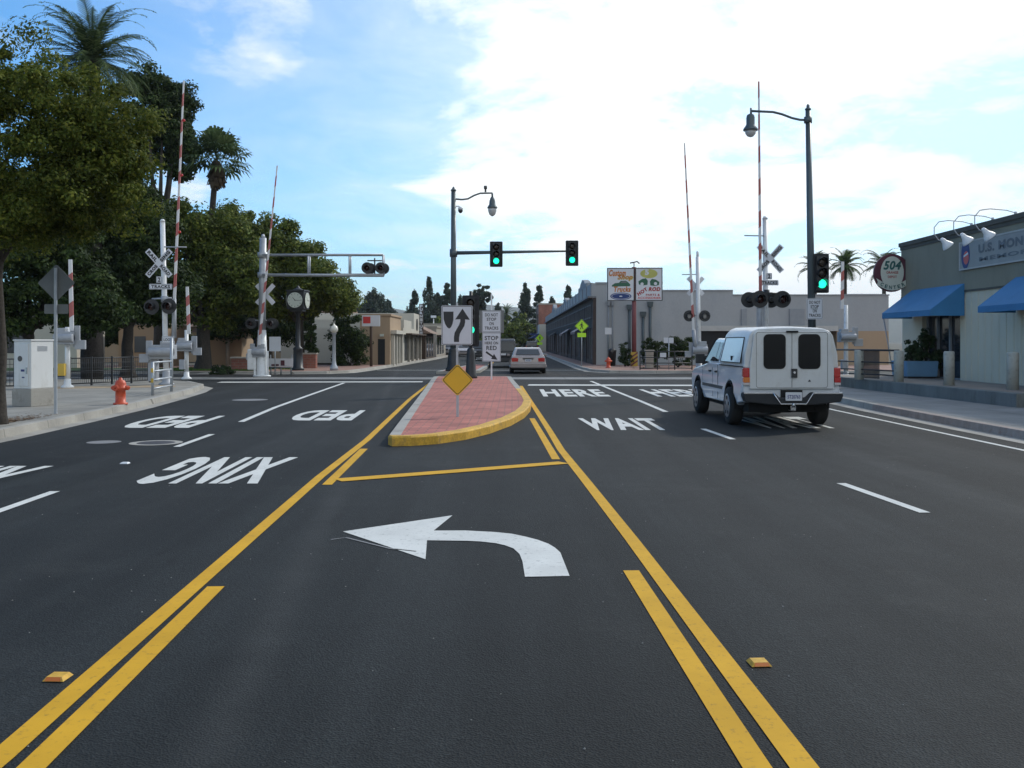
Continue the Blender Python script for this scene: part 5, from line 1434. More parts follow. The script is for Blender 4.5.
mb.build('door_seam', 'gunmetal', t)
mb = MB()
for s in (-1, 1): mb.b6(s * .93 - .02, s * .93 + .03, 3.0, 3.16, 1.0, 1.04).b6(s * .93 - .02, s * .93 + .03, 2.4, 2.52, 1.0, 1.04)
mb.build('door_handle', 'black', t, bevel=.01)
for y in (1.16, 4.42):
    for s in (-1, 1): wheel(t, (s * .845, y, .375), .375, .255, s)
for y in (1.16, 4.42):
    for s in (-1, 1):
        mb = MB(); pts = arch(y, .475, .40, 188, -8, 16)
        pts2 = arch(y, .435, .40, 188, -8, 16)
        for i in range(16):
            mb.poly([(s * .935, *pts[i]), (s * .935, *pts[i + 1]), (s * .935, *pts2[i + 1]), (s * .935, *pts2[i])])
            mb.poly([(s * .935, *pts2[i]), (s * .935, *pts2[i + 1]), (s * .55, *pts2[i + 1]), (s * .55, *pts2[i])])
        mb.build('wheel_arch', 'under', t)
for s in (-1, 1):
    MB().b6(s * .66 - .2, s * .66 + .2, 5.17, 5.26, .72, .92).build('headlight', 'lens_clear', t, bevel=.02)
MB().b6(-.9, .9, 5.2, 5.34, .38, .62).build('front_bumper', 'chrome', t, bevel=.03)

def sedan(label, loc, rz, paint_, cat='car', plate_txt=None, lights_on=False):
    t = thing('parked_car' if False else 'car', label, cat, loc, rz)
    p = [(.0, .42), (.02, .78), (.10, .96), (.62, 1.0), (1.2, 1.0), (3.1, .98), (3.6, .93), (4.4, .80), (4.66, .66), (4.70, .40), (4.5, .24)] + arch(3.72, .36, .30, 0, 180) + [(3.2, .22), (1.5, .22)] + arch(.98, .36, .30, 0, 180) + [(.45, .28), (.05, .30)]
    smoothplus(MB().side(p, -.9, .9, lambda z: .12 * max(0, (z - .62) / .38) ** 1.5 + .06 * max(0, (.4 - z) / .2)).build('body', paint_, t), .05)
    gp = [(.42, .96), (.98, 1.34), (1.2, 1.405), (2.1, 1.42), (2.5, 1.38), (3.35, .95)]
    fn = lambda z: .17 * max(0, (z - .98)) / .44
    g = smoothplus(MB().side(gp, -.79, .79, fn).build('roof', paint_, t), .05)
    q = lambda s, y, z, d=.004: (s * (.79 - .17 * (z - .98) / .44 + d), y, z)
    for s in (-1, 1):
        MB().poly([q(s, .92, 1.02), q(s, 1.85, 1.02), q(s, 1.85, 1.33), q(s, 1.2, 1.33)]).build('side_window', 'glass', g)
        MB().poly([q(s, 1.92, 1.02), q(s, 3.0, 1.02), q(s, 2.46, 1.33), q(s, 1.92, 1.33)]).build('side_window', 'glass', g)
        MB().box((s * .95, 2.95, .98), (.16, .1, .12)).build('mirror', paint_, t, bevel=.02)
        o = MB().plate([(s * .50, .66), (s * .80, .66), (s * .82, .84), (s * .70, .87), (s * .48, .84)], -.015, .06).build('tail_light', 'tail_red', t)
        MB().plate([(s * .48, .58), (s * .78, .58), (s * .78, .66), (s * .5, .68)], 4.62, 4.70).build('headlight', 'lens_clear', t)
        for y in (.98, 3.72): wheel(t, (s * .79, y, .315), .315, .2, s)
    d = .012
    MB().poly([(-.60, .52 - .03, 1.035), (.60, .52 - .03, 1.035), (.52, .93 - .03, 1.325), (-.52, .93 - .03, 1.325)]).build('rear_window', 'glass', g)
    MB().poly([(-.66, 3.27, 1.02), (.66, 3.27, 1.02), (.56, 2.6, 1.36), (-.56, 2.6, 1.36)]).build('windscreen', 'glass', g)
    smoothplus(MB().b6(-.88, .88, -.08, .25, .30, .60).build('rear_bumper', paint_, t), .06)
    smoothplus(MB().b6(-.86, .86, 4.5, 4.76, .24, .52).build('front_bumper', paint_, t), .06)
    MB().b6(-.7, .7, -.085, -.07, .26, .33).build('bumper_skirt', 'under', t)
    MB().b6(-.44, .44, 4.69, 4.72, .5, .62).build('grille', 'black', t)
    MB().b6(-.26, .26, -.012, .03, .78, .86).build('plate_garnish', 'gunmetal', t)
    lp = MB().b6(-.155, .155, -.02, .03, .66, .78).build('licence_plate', 'plate', t)
    if plate_txt: text(plate_txt, .24, .06, (0, -.021, .72), 'plate_blue', lp, bold=.02)
    MB().b6(-.7, .7, .2, 4.5, .17, .32).build('underbody', 'under', t)
    return t
sd_ = sedan('champagne silver sedan seen from behind past the brick island', (.84, 51.6, 0), R(.5), 'silver_car', plate_txt='4KRX582'); sd_.scale = (1.06, 1, .96)

def suv(label, loc, rz, paint_, cat='car', h=1.75):
    t = thing('car', label, cat, loc, rz); k = h / 1.75
    p = [(.0, .5), (.02, 1.05), (3.3, 1.05), (4.4, .98), (4.62, .8), (4.62, .45), (4.4, .32)] + arch(3.7, .42, .36, 0, 180) + [(3.2, .32), (1.5, .32)] + arch(.95, .42, .36, 0, 180) + [(.4, .36), (.03, .38)]
    smoothplus(MB().side(p, -.93, .93, lambda z: .05 * max(0, (.6 - z) / .2)).build('body', paint_, t), .05)
    g = smoothplus(MB().side([(.03, 1.03), (.16, 1.62 * k), (.35, h), (2.7, h), (3.5, 1.03)], -.9, .9, lambda z: .15 * max(0, z - 1.05) / .7).build('roof', paint_, t), .05)
    q = lambda s, y, z: (s * (.904 - .15 * (z - 1.05) / .7), y, z)
    for s in (-1, 1):
        MB().poly([q(s, .3, 1.1), q(s, 1.7, 1.1), q(s, 1.7, 1.6), q(s, .4, 1.6)]).build('side_window', 'glass', g)
        MB().poly([q(s, 1.8, 1.1), q(s, 3.2, 1.1), q(s, 2.75, 1.6), q(s, 1.8, 1.6)]).build('side_window', 'glass', g)
        MB().box((s * .84, -.005, .95), (.12, .05, .32)).build('tail_light', 'tail_red', t, bevel=.01)
        MB().box((s * .7, 4.6, .78), (.3, .06, .16)).build('headlight', 'lens_clear', t, bevel=.02)
        MB().box((s * 1.0, 3.1, 1.12), (.16, .1, .18)).build('mirror', 'black', t, bevel=.02)
        for y in (.95, 3.7): wheel(t, (s * .82, y, .36), .36, .23, s)
    MB().poly([(-.72, .035, 1.12), (.72, .035, 1.12), (.66, .13, 1.56 * k), (-.66, .13, 1.56 * k)]).build('rear_window', 'glass', g)
    MB().poly([(-.76, 3.45, 1.1), (.76, 3.45, 1.1), (.68, 2.85, 1.62), (-.68, 2.85, 1.62)]).build('windscreen', 'glass', g)
    MB().b6(-.9, .9, -.1, .1, .38, .6).build('rear_bumper', 'black', t, bevel=.03); MB().b6(-.9, .9, 4.5, 4.72, .36, .58).build('front_bumper', paint_, t, bevel=.03)
    MB().b6(-.16, .16, -.02, .02, .8, .92).build('licence_plate', 'plate', t); MB().b6(-.5, .5, 4.6, 4.64, .68, .88).build('grille', 'black', t)
    return t
suv('dark sport utility vehicle ahead of the silver sedan, half hidden by the stop sign', (-.55, 64, 0), R(1), 'black_car', h=1.85)
suv('dark oncoming vehicle glimpsed left of the stop here sign', (X_(484, 92), 92, 0), R(180), 'black_car')
suv('small oncoming grey vehicle far down the left lanes', (X_(443.5, 116) , 116 + 4.6, 0), R(180), 'grey_car')
sedan('pale oncoming car behind the keep right sign', (X_(464, 112), 116, 0), R(180), 'silver_car')
for i, (y, pm, lb) in enumerate(((150, 'black_car', 'dark car parked farthest along the right kerb'),)):
    (suv if i == 0 else sedan)(lb, (3.0, y, 0), 0, pm)

# ------------------------------------------------------------------ trees
def cards(V, Fc, c, n, s, rnd, flat=0.0, asp=1.6):
    pass
def leafmesh(name, clumps, m, parent=None, loc=None, leaf=(.10, .18), asp=.55, seed=1, droop=0.0, upbias=.35):
    """clumps: (centre, radius xyz, leaf count); leaves are small folded quads scattered through each clump"""
    rnd = random.Random(seed); V = []; Fc = []
    for c, rad, n in clumps:
        for _ in range(n):
            u = rnd.gauss(0, 1), rnd.gauss(0, 1), rnd.gauss(0, 1)
            l = math.sqrt(u[0] ** 2 + u[1] ** 2 + u[2] ** 2) or 1
            rr = (rnd.random() ** .45)
            p = Vector((c[0] + u[0] / l * rad[0] * rr, c[1] + u[1] / l * rad[1] * rr, c[2] + u[2] / l * rad[2] * rr))
            nrm = Vector((u[0] / l + rnd.uniform(-.8, .8), u[1] / l + rnd.uniform(-.8, .8), u[2] / l + upbias + rnd.uniform(-.8, .8))).normalized()
            a = nrm.orthogonal().normalized(); a.rotate(Matrix.Rotation(rnd.uniform(0, 6.28), 3, nrm)); b = nrm.cross(a)
            if droop: a = (a + Vector((0, 0, -droop))).normalized()
            s = rnd.uniform(*leaf); w = s * asp
            k = len(V)
            V += [tuple(p - a * s * .5), tuple(p + b * w * .5 - nrm * s * .06), tuple(p + a * s * .55), tuple(p - b * w * .5 - nrm * s * .06)]
            Fc.append((k, k + 1, k + 2, k + 3))
    me = bpy.data.meshes.new(name); me.from_pydata(V, [], Fc); me.materials.append(M[m])
    return link(name, me, parent, loc)

def crown_clumps(blobs, per, cr, nleaf, seed, fill=.25):
    """blobs (centre, radii) -> leaf clumps spread over each blob's surface with a few inside"""
    rnd = random.Random(seed); out = []
    for c, rad in blobs:
        for i in range(per):
            u = Vector((rnd.gauss(0, 1), rnd.gauss(0, 1), rnd.gauss(0, 1))).normalized()
            k = rnd.uniform(.66, 1.16) if rnd.random() > fill else rnd.uniform(.2, .7)
            p = (c[0] + u.x * rad[0] * k, c[1] + u.y * rad[1] * k, c[2] + u.z * rad[2] * k)
            r = cr * rnd.uniform(.5, 1.3)
            out.append((p, (r, r, r * .72), int(nleaf * rnd.uniform(.6, 1.3))))
    return out

def trunk_mesh(par, h, r, limbs, m='bark', lean=(0, 0), seed=0, name='trunk'):
    rnd = random.Random(seed); mb = MB()
    pts = [(0, 0, -.1), (0, 0, .15)]; rad = [r * 1.5, r * 1.15]
    for i in range(1, 6):
        f = i / 5; pts.append((lean[0] * f + rnd.uniform(-.05, .05), lean[1] * f + rnd.uniform(-.05, .05), h * f)); rad.append(r * (1 - .3 * f))
    mb.tube(pts, r, 12, rad)
    top = Vector(pts[-1])
    for d, r2 in limbs:
        d = Vector(d); st = Vector(pts[-2]).lerp(top, rnd.uniform(0, .9))
        mid = st.lerp(top + d, .5) + Vector((rnd.uniform(-.2, .2), rnd.uniform(-.2, .2), -.1 * d.length * .5 + .2))
        mb.tube([st, st.lerp(mid, .5) + Vector((0, 0, -.03)), mid, top + d], r2, 8, [r2, r2 * .85, r2 * .65, r2 * .25])
    return mb.build(name, m, par)

def broad(name, label, loc, h, r, blobs, per, cr, nleaf, m, seed, leaf, limbs=6, group=None, bark='bark', lean=(0, 0)):
    t = thing(name, label, 'tree', loc, 0, group)
    L_ = [(Vector(c) - Vector((lean[0], lean[1], h))) * .8 for c, _ in blobs]
    trunk_mesh(t, h, r, [(tuple(d), r * .5) for d in L_], bark, lean, seed)
    leafmesh('crown', crown_clumps(blobs, per, cr, nleaf, seed), m, t, leaf=leaf, seed=seed)
    return t

# near street tree at the left kerb
broad('street_tree', 'large olive green tree at the left kerb, its sunlit crown filling the upper left', (-9.4, 18.2, .15), 3.3, .14,
      [((.1, -.5, 4.2), (1.5, 1.35, .85)), ((1.85, -.8, 4.3), (1.1, 1.1, .85)), ((-.9, -.6, 5.1), (1.6, 1.4, 1.0)), ((1.9, -.7, 5.2), (1.1, 1.1, .95)), ((.8, -.6, 5.95), (1.35, 1.3, .85)), ((-.6, -.6, 5.85), (1.35, 1.3, .8)), ((-2.1, -.4, 4.4), (1.3, 1.2, 1.2)), ((-.7, -.2, 3.75), (1.3, 1.1, .6)), ((.9, -.4, 3.7), (1.1, 1.0, .45)), ((2.15, -.7, 4.75), (.9, 1.0, .8))],
      62, .34, 270, 'leaf_olive', 11, (.045, .095))
GP = 'park trees behind the crossing'
# dark mass of ficus behind the tracks:  px centre, Y, [(px,py,rpx,rpy)...]
def massed(label, Yt, pxb, crown, h, r, per, cr, nleaf, m, seed, leaf, name='park_tree', depth=.8):
    bx = X_(pxb, Yt)
    blobs = []
    rnd = random.Random(seed)
    for px, py, rx, ry in crown:
        dy = rnd.uniform(-1.2, 1.2)
        blobs.append(((X_(px, Yt) - bx, dy, Z_(py, Yt) - .1), (rx * Yt / F, rx * Yt / F * depth, ry * Yt / F)))
    return broad(name, label, (bx, Yt, .1), h, r, blobs, per, cr, nleaf, m, seed, leaf, group=GP)
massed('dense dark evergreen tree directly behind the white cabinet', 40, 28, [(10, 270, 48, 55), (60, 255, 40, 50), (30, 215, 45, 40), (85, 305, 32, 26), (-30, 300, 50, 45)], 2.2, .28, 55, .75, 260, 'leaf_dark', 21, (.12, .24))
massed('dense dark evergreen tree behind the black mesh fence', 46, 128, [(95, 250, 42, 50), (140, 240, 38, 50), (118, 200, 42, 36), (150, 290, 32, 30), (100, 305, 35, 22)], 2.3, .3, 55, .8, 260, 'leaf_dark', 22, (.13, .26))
massed('broad green tree with a thick dark trunk left of the cantilever signal', 54, 203, [(190, 255, 34, 36), (222, 250, 34, 36), (205, 300, 40, 26), (165, 285, 28, 30), (240, 285, 28, 30), (180, 225, 28, 20)], 3.0, .42, 52, .8, 250, 'leaf_mid', 23, (.14, .27))
massed('rounded green tree above the street clock', 60, 300, [(262, 240, 28, 26), (292, 262, 28, 24), (318, 285, 24, 20), (335, 296, 16, 14), (255, 275, 30, 30), (285, 300, 34, 22), (230, 232, 22, 20)], 3.2, .3, 48, .8, 240, 'leaf_mid', 24, (.15, .28))
massed('tall dark tree rising beside the first palm', 60, 160, [(165, 120, 22, 30), (170, 100, 16, 22), (172, 150, 18, 28), (150, 95, 20, 22), (140, 130, 24, 34), (176, 135, 12, 20)], 8.5, .4, 40, .62, 190, 'leaf_dark', 25, (.14, .28), name='tall_tree')
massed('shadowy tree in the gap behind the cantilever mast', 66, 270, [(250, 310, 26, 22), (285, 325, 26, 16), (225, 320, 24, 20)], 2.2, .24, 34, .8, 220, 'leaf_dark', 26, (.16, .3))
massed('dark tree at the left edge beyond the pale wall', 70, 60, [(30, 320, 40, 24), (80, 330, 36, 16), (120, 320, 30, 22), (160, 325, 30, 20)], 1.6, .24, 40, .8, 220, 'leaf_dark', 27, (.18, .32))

def cone_tree(label, px, Yt, ytop, ybot, rpx, m, seed, n=2600, leaf=(.15, .3), name='cypress', dens=.4, group=None, ragged=.25, tiers=0):
    x = X_(px, Yt); zt, zb = Z_(ytop, Yt), Z_(ybot, Yt); r = rpx * Yt / F
    t = thing(name, label, 'tree', (x, Yt, 0), 0, group)
    MB().tube([(0, 0, -.1), (0, 0, zb), (0, 0, zb + (zt - zb) * .9)], .1, 8, [r * .22, r * .16, .03]).build('trunk', 'bark', t)
    rnd = random.Random(seed); cl = []
    N = 46 if not tiers else tiers * 9
    for i in range(N):
        if tiers:
            k = i // 9; f = (k + .5) / tiers; a = 2 * math.pi * (i % 9) / 9 + k * .7
            rr = r * (1 - f) ** .7 * rnd.uniform(.55, 1.1); z = zb + (zt - zb) * min(1, f + rnd.uniform(-.3, .3) / tiers)
            for q in (.35, .7, 1.0):
                cl.append(((math.cos(a) * rr * q, math.sin(a) * rr * q, z + .03 * rr * q), (r * .2, r * .2, (zt - zb) / tiers * .3), n // (N * 3)))
        else:
            f = rnd.random() ** 1.1; a = rnd.uniform(0, 6.28); prof = min(1, (1 - f) * 1.5 + .06) * min(1, f * 6 + .5)
            rr = r * prof * rnd.uniform(.3, 1 + ragged); z = zb + (zt - zb) * f
            cl.append(((math.cos(a) * rr * .75, math.sin(a) * rr * .75, z), (r * .36 * (prof + .3),) * 2 + (r * .5,), n // N))
    leafmesh('crown', cl, m, t, leaf=leaf, seed=seed, upbias=.1)
    return t
cone_tree('narrow dark cypress right of the street clock', 311, 60, 300, 356, 6.5, 'leaf_dark', 31, 3600, (.1, .2))
cone_tree('narrow dark cypress right of the globe lamp', 336, 66, 298, 352, 6, 'leaf_dark', 32, 3000, (.1, .2))
def bush(label, px, Yt, cy, rx, ry, m, seed, n=40, nl=110, cr=.3, leaf=(.07, .14), name='bush', z0=.1, cat='bush'):
    x = X_(px, Yt); t = thing(name, label, cat, (x, Yt, z0))
    zc = Z_(cy, Yt) - z0; R_ = (rx * Yt / F, rx * Yt / F * .9, ry * Yt / F)
    mb = MB()
    for k in range(5):
        a = k * 1.3; mb.tube([(0, 0, -.05), (math.cos(a) * R_[0] * .3, math.sin(a) * R_[0] * .3, zc * .6), (math.cos(a) * R_[0] * .6, math.sin(a) * R_[0] * .6, zc + R_[2] * .3)], .02, 5)
    mb.build('stems', 'bark', t)
    leafmesh('foliage', crown_clumps([((0, 0, zc), R_)], n, cr, nl, seed, .4), m, t, leaf=leaf, seed=seed)
    return t
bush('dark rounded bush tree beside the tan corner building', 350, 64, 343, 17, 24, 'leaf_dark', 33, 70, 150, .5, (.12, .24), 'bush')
bush('low dark bush on the lawn by the brick planter', 222, 50.5, 371, 11, 5, 'leaf_shrub', 34, 30, 120, .18, (.05, .1))
bush('low green bush under the low white sign board', 283, 55.5, 371, 14, 4, 'leaf_mid', 35, 30, 90, .18, (.05, .1))
bush('round clipped dark hedge ball right of the billboard pole', 653, 60, 352, 10.5, 14, 'leaf_dark', 36, 50, 190, .22, (.06, .12), 'hedge')
bush('wide clipped dark hedge beside the far crossing signal', 678, 60, 350, 17, 15, 'leaf_dark', 37, 80, 190, .25, (.06, .12), 'hedge')
bush('dark upright shrub left of the billboard pole', 625, 62, 357, 7, 14, 'leaf_dark', 38, 36, 150, .22, (.06, .12), 'hedge')
bush('low green ground shrub at the foot of the billboard', 640, 58, 371, 14, 3, 'leaf_mid', 39, 24, 90, .16, (.05, .09))
for i, (px, py) in enumerate(((912, 352), (926, 347), (938, 354))):
    Yp_ = 32.6
    bush('leafy shrub growing in the blue planter, ' + ('at its far left', 'in the middle, tallest', 'at its right end')[i], px, Yp_ + .3 - i * .2, py, 8, (12, 17, 11)[i], 'leaf_shrub', 41 + i, 26, 90, .13, (.05, .12), 'planter_shrub', .98, 'shrub')

# palms
def frond(V, Fc, org, az, el, ln, rnd, wid=.45, droop=1.0, n=16, leaf=.5, lw=.035):
    d = Vector((math.cos(az), math.sin(az), 0)); p = Vector(org); up = el; prev = None
    side = Vector((-d.y, d.x, 0)); step = ln / n
    rach = [p.copy()]
    for i in range(n):
        f = i / n; up_ = el - droop * f * f * 1.9 - f * .25
        dr = d * math.cos(up_) + Vector((0, 0, math.sin(up_)))
        p2 = p + dr * step
        nrm = dr.cross(side).normalized()
        L = leaf * math.sin(min(1, f * 1.1 + .18) * math.pi) ** .6 * ln / 3.2
        for s in (-1, 1):
            for h in (0, .5):
                b = p.lerp(p2, h)
                t = b + side * s * L * .7 + dr * L * .75 + Vector((0, 0, -.22 * L)) + nrm * rnd.uniform(-.05, .05)
                k = len(V); w = dr * lw
                V += [tuple(b - w), tuple(b + w), tuple(t + w * .3), tuple(t - w * .3)]; Fc.append((k, k + 1, k + 2, k + 3))
        k = len(V); w = side * .035 * (1.1 - f)
        V += [tuple(p - w), tuple(p + w), tuple(p2 + w * .9), tuple(p2 - w * .9)]; Fc.append((k, k + 1, k + 2, k + 3))
        p = p2
def fan(V, Fc, org, az, el, ln, rnd, blades=16, r=.8):
    d = Vector((math.cos(az), math.sin(az), 0)); side = Vector((-d.y, d.x, 0))
    dr = d * math.cos(el) + Vector((0, 0, math.sin(el))); p = Vector(org); c = p + dr * ln
    k = len(V); w = side * .02
    V += [tuple(p - w), tuple(p + w), tuple(c + w), tuple(c - w)]; Fc.append((k, k + 1, k + 2, k + 3))
    for i in range(blades):
        a = R(-125 + 250 * i / (blades - 1))
        bd = (dr * math.cos(a) + side * math.sin(a) + Vector((0, 0, rnd.uniform(-.1, .1)))).normalized()
        L = r * (1 - .3 * abs(a) / 2.2) * rnd.uniform(.85, 1.1); t = c + bd * L * .72; t2 = c + bd * L + Vector((0, 0, -.25 * L))
        pr = bd.cross(dr.cross(side)).normalized() * .075 * r
        k = len(V)
        V += [tuple(c), tuple(t - pr), tuple(t + pr), tuple(t2)]; Fc += [(k, k + 1, k + 2), (k + 1, k + 3, k + 2)]
def palm(name, label, px, Yt, ycrown, kind, nf, ln, r, seed, tr=.28, skirt=False, zoff=0, group=None, lean=0.0):
    x = X_(px, Yt); zc = Z_(ycrown, Yt); rnd = random.Random(seed)
    t = thing(name, label, 'palm tree', (x, Yt, zoff), 0, group)
    pts = []; rad = []
    for i in range(15):
        f = i / 14; pts.append((lean * f * f, 0, (zc - zoff) * f - .05)); rad.append(tr * (1.25 - .35 * f) * (1 + .05 * (i % 2)))
    MB().tube(pts, tr, 12, rad).build('trunk', 'palm_bark', t)
    V, Fc = [], []
    top = (lean, 0, zc - zoff)
    for i in range(nf):
        az = i * 2.399 + rnd.uniform(-.2, .2); f = i / nf
        if kind == 'feather': frond(V, Fc, top, az, R(82 - 118 * f + rnd.uniform(-8, 8)), ln * rnd.uniform(.85, 1.1), rnd, droop=.75 + .3 * rnd.random(), n=22, leaf=.40 if ln > 3 else .85)
        else: fan(V, Fc, top, az, R(88 - 112 * f + rnd.uniform(-8, 8)), ln * rnd.uniform(.75, 1.1), rnd, r=r)
    me = bpy.data.meshes.new('crown'); me.from_pydata(V, [], Fc); me.materials.append(M['leaf_palm']); link('crown', me, t)
    if skirt:
        V, Fc = [], []
        for i in range(150):
            az = rnd.uniform(0, 6.28); z = zc - zoff - rnd.uniform(.0, skirt); rr = tr * 1.1
            d = Vector((math.cos(az), math.sin(az), 0)); s = Vector((-d.y, d.x, 0)) * .1
            p = Vector((lean, 0, z)) + d * rr; e = p + d * rnd.uniform(.1, .4) + Vector((0, 0, -rnd.uniform(.5, 1.0)))
            k = len(V); V += [tuple(p - s * .5), tuple(p + s * .5), tuple(e + s), tuple(e - s)]; Fc.append((k, k + 1, k + 2, k + 3))
        me = bpy.data.meshes.new('dead_fronds'); me.from_pydata(V, [], Fc); me.materials.append(M['thatch']); link('dead_fronds', me, t)
    return t
palm('date_palm', 'tall feathery palm towering above the olive tree at the upper left', 92, 44, 60, 'feather', 74, 3.9, 0, 51, .38)
palm('fan_palm', 'fan palm with a thatched neck and dark trunk above the park trees', 206, 55.5, 160, 'fan', 46, 1.15, 1.0, 52, .165, skirt=.8, lean=.6)
GR = 'palms beyond the grey building'
palm('queen_palm', 'palm behind the near right traffic light', 815, 92, 268, 'feather', 22, 2.2, 0, 53, .16, group=GR)
palm('queen_palm', 'palm just right of the near right traffic light', 845, 92, 265, 'feather', 26, 2.4, 0, 54, .17, group=GR)
palm('queen_palm', 'palm half hidden behind the round maroon sign', 884, 88, 266, 'feather', 24, 2.6, 0, 55, .17, group=GR)
palm('queen_palm', 'small distant palm right of the stop sign, among the far trees', 506.5, 210, 313, 'feather', 26, 3.4, 0, 56, .25)

GF = 'distant trees beyond the far street'
far = [(373, 250, 291, 322, 11, 'tall dark conifer behind the tan corner building'), (388, 260, 303, 322, 7, 'smaller dark conifer right of the tall one behind the tan building'),
       (414, 240, 294, 345, 9, 'dark conifer left of the vertical furniture sign'), (429, 230, 282, 345, 10, 'pointed dark conifer above the vertical sign'),
       (405, 270, 318, 345, 10, 'low dark conifer behind the cream shop'), (525, 230, 286, 345, 8.5, 'narrow tall conifer, left one of the pair right of the stop sign'),
       (552, 250, 300, 335, 7, 'low conifer just behind the start of the dark brick row roofline'), (460, 260, 300, 345, 9, 'conifer between the signal mast and the black signal'), (498, 270, 308, 345, 9, 'low conifer right of the stop sign behind the small palm'), (568, 240, 286, 335, 6, 'thin conifer top rising over the dark brick row'), (438, 235, 292, 345, 9, 'broad dark conifer left of the signal mast')]
for i, (px, Y, yt, yb, r, lb) in enumerate(far): cone_tree(lb, px, Y, yt, yb, r * 1.35, 'leaf_pine', 60 + i, 5200, (.4, .9), 'conifer', group=GF, ragged=.5)
cone_tree('layered conifer directly behind the signal mast', 447, 225, 283, 345, 12, 'leaf_pine', 70, 7000, (.35, .8), 'norfolk_pine', group=GF, tiers=11)
cone_tree('layered conifer, right one of the pair by the dark brick row', 539, 225, 286, 335, 11, 'leaf_pine', 71, 7000, (.35, .8), 'norfolk_pine', group=GF, tiers=9)
def umbrella_pine(label, px, Y, ytop, ymid, rpx, seed):
    x = X_(px, Y); t = thing('umbrella_pine', label, 'tree', (x, Y, 0), 0, GF); zt = Z_(ytop, Y); zm = Z_(ymid, Y); r = rpx * Y / F
    trunk_mesh(t, zm, .45, [((r * .6, 0, (zt - zm) * .6), .2), ((-r * .6, 0, (zt - zm) * .5), .2), ((0, r * .5, (zt - zm) * .8), .2)], seed=seed)
    leafmesh('crown', crown_clumps([((0, 0, (zt + zm) / 2), (r, r, (zt - zm) / 2)), ((0, 0, zm - 1), (r * .55, r * .55, 1.5))], 34, r * .26, 60, seed, .2), 'leaf_pine', t, leaf=(.4, .9), seed=seed)
umbrella_pine('round topped pine with open branches behind the stop sign', 481, 220, 284, 303, 10, 81)
# lower mass of street trees
for i, (px, Y, cy, rx, ry, lb) in enumerate(((440, 180, 334, 13, 13, 'mid green street tree behind the keep right sign'), (456, 200, 330, 14, 16, 'mid green street tree under the signal mast'), (498, 190, 334, 16, 14, 'mid green street tree right of the stop sign'), (520, 210, 330, 14, 15, 'mid green street tree in front of the conifer pair'), (478, 215, 330, 16, 16, 'mid green street tree at the end of the street'), (422, 210, 336, 14, 12, 'mid green street tree behind the vertical sign'), (510, 170, 338, 12, 11, 'mid green street tree just above the silver sedan'), (448, 240, 322, 16, 14, 'tallest mid green street tree left of the signal mast'))):
    x = X_(px, Y); t = thing('far_street_tree', lb, 'tree', (x, Y, 0), 0, 'street trees at the end of the view')
    zc = Z_(cy, Y); r = (rx * Y / F, rx * Y / F, ry * Y / F)
    trunk_mesh(t, max(zc - r[2] * .6, 1.2), .25, [((r[0] * .4, 0, .8), .12), ((-r[0] * .4, 0, .8), .12)], seed=90 + i)
    leafmesh('crown', crown_clumps([((0, 0, zc), r)], 46, r[0] * .3, 70, 90 + i), 'leaf_mid', t, leaf=(.35, .8), seed=90 + i)
# street lamp far
Yz = 130; t = thing('street_lamp', 'thin far street lamp left of the keep right sign', 'street lamp', (X_(433.5, Yz), Yz, .1))
MB().cyl((0, 0, 0), (0, 0, Z_(318, Yz)), .1, .06).build('pole', 'galv', t); MB().box((0, 0, Z_(317.5, Yz)), (.7, .3, .3)).build('lamp_head', 'sign_white', t, bevel=.05)
MB().box((.35, 0, Z_(333.5, Yz)), (.95, .06, .24)).build('name_plate', 'sign_white', t)

# lawn and grass
tag(MB().poly([(-34, 52.0, .15), (-13.3, 52.0, .15), (-13.3, 58, .15), (-34, 58, .15)]).build('lawn', 'grass'), kind='structure')
V, Fc = [], []; rg = random.Random(5)
for i in range(9000):
    x, y = rg.uniform(-19, -13.4), rg.uniform(52.1, 57.5); h = rg.uniform(.04, .1); a = rg.uniform(0, 3.14); dx, dy = math.cos(a) * .02, math.sin(a) * .02
    k = len(V); V += [(x - dx, y - dy, .15), (x + dx, y + dy, .15), (x + rg.uniform(-.03, .03), y, .15 + h)]; Fc.append((k, k + 1, k + 2))
me = bpy.data.meshes.new('grass'); me.from_pydata(V, [], Fc); me.materials.append(M['grassblade']); tag(link('grass', me), 'short green lawn behind the tracks on the left', 'grass', kind='stuff')
V, Fc = [], []
for i in range(2600):
    x, y = -9.3 - abs(rg.gauss(0, .5)), rg.gauss(18.0, 1.0); s = rg.uniform(.015, .04); a = rg.uniform(0, 3.14); c_, s_ = math.cos(a) * s, math.sin(a) * s
    k = len(V); z = .155 + rg.uniform(0, .012); V += [(x - c_, y - s_, z), (x + s_ * .6, y - c_ * .6, z + .006), (x + c_, y + s_, z + .002), (x - s_ * .6, y + c_ * .6, z)]; Fc.append((k, k + 1, k + 2, k + 3))
me = bpy.data.meshes.new('leaf_litter'); me.from_pydata(V, [], Fc); me.materials.append(M['litter']); tag(link('leaf_litter', me), 'dry brown leaves around the foot of the kerb tree', 'leaf litter', kind='stuff')

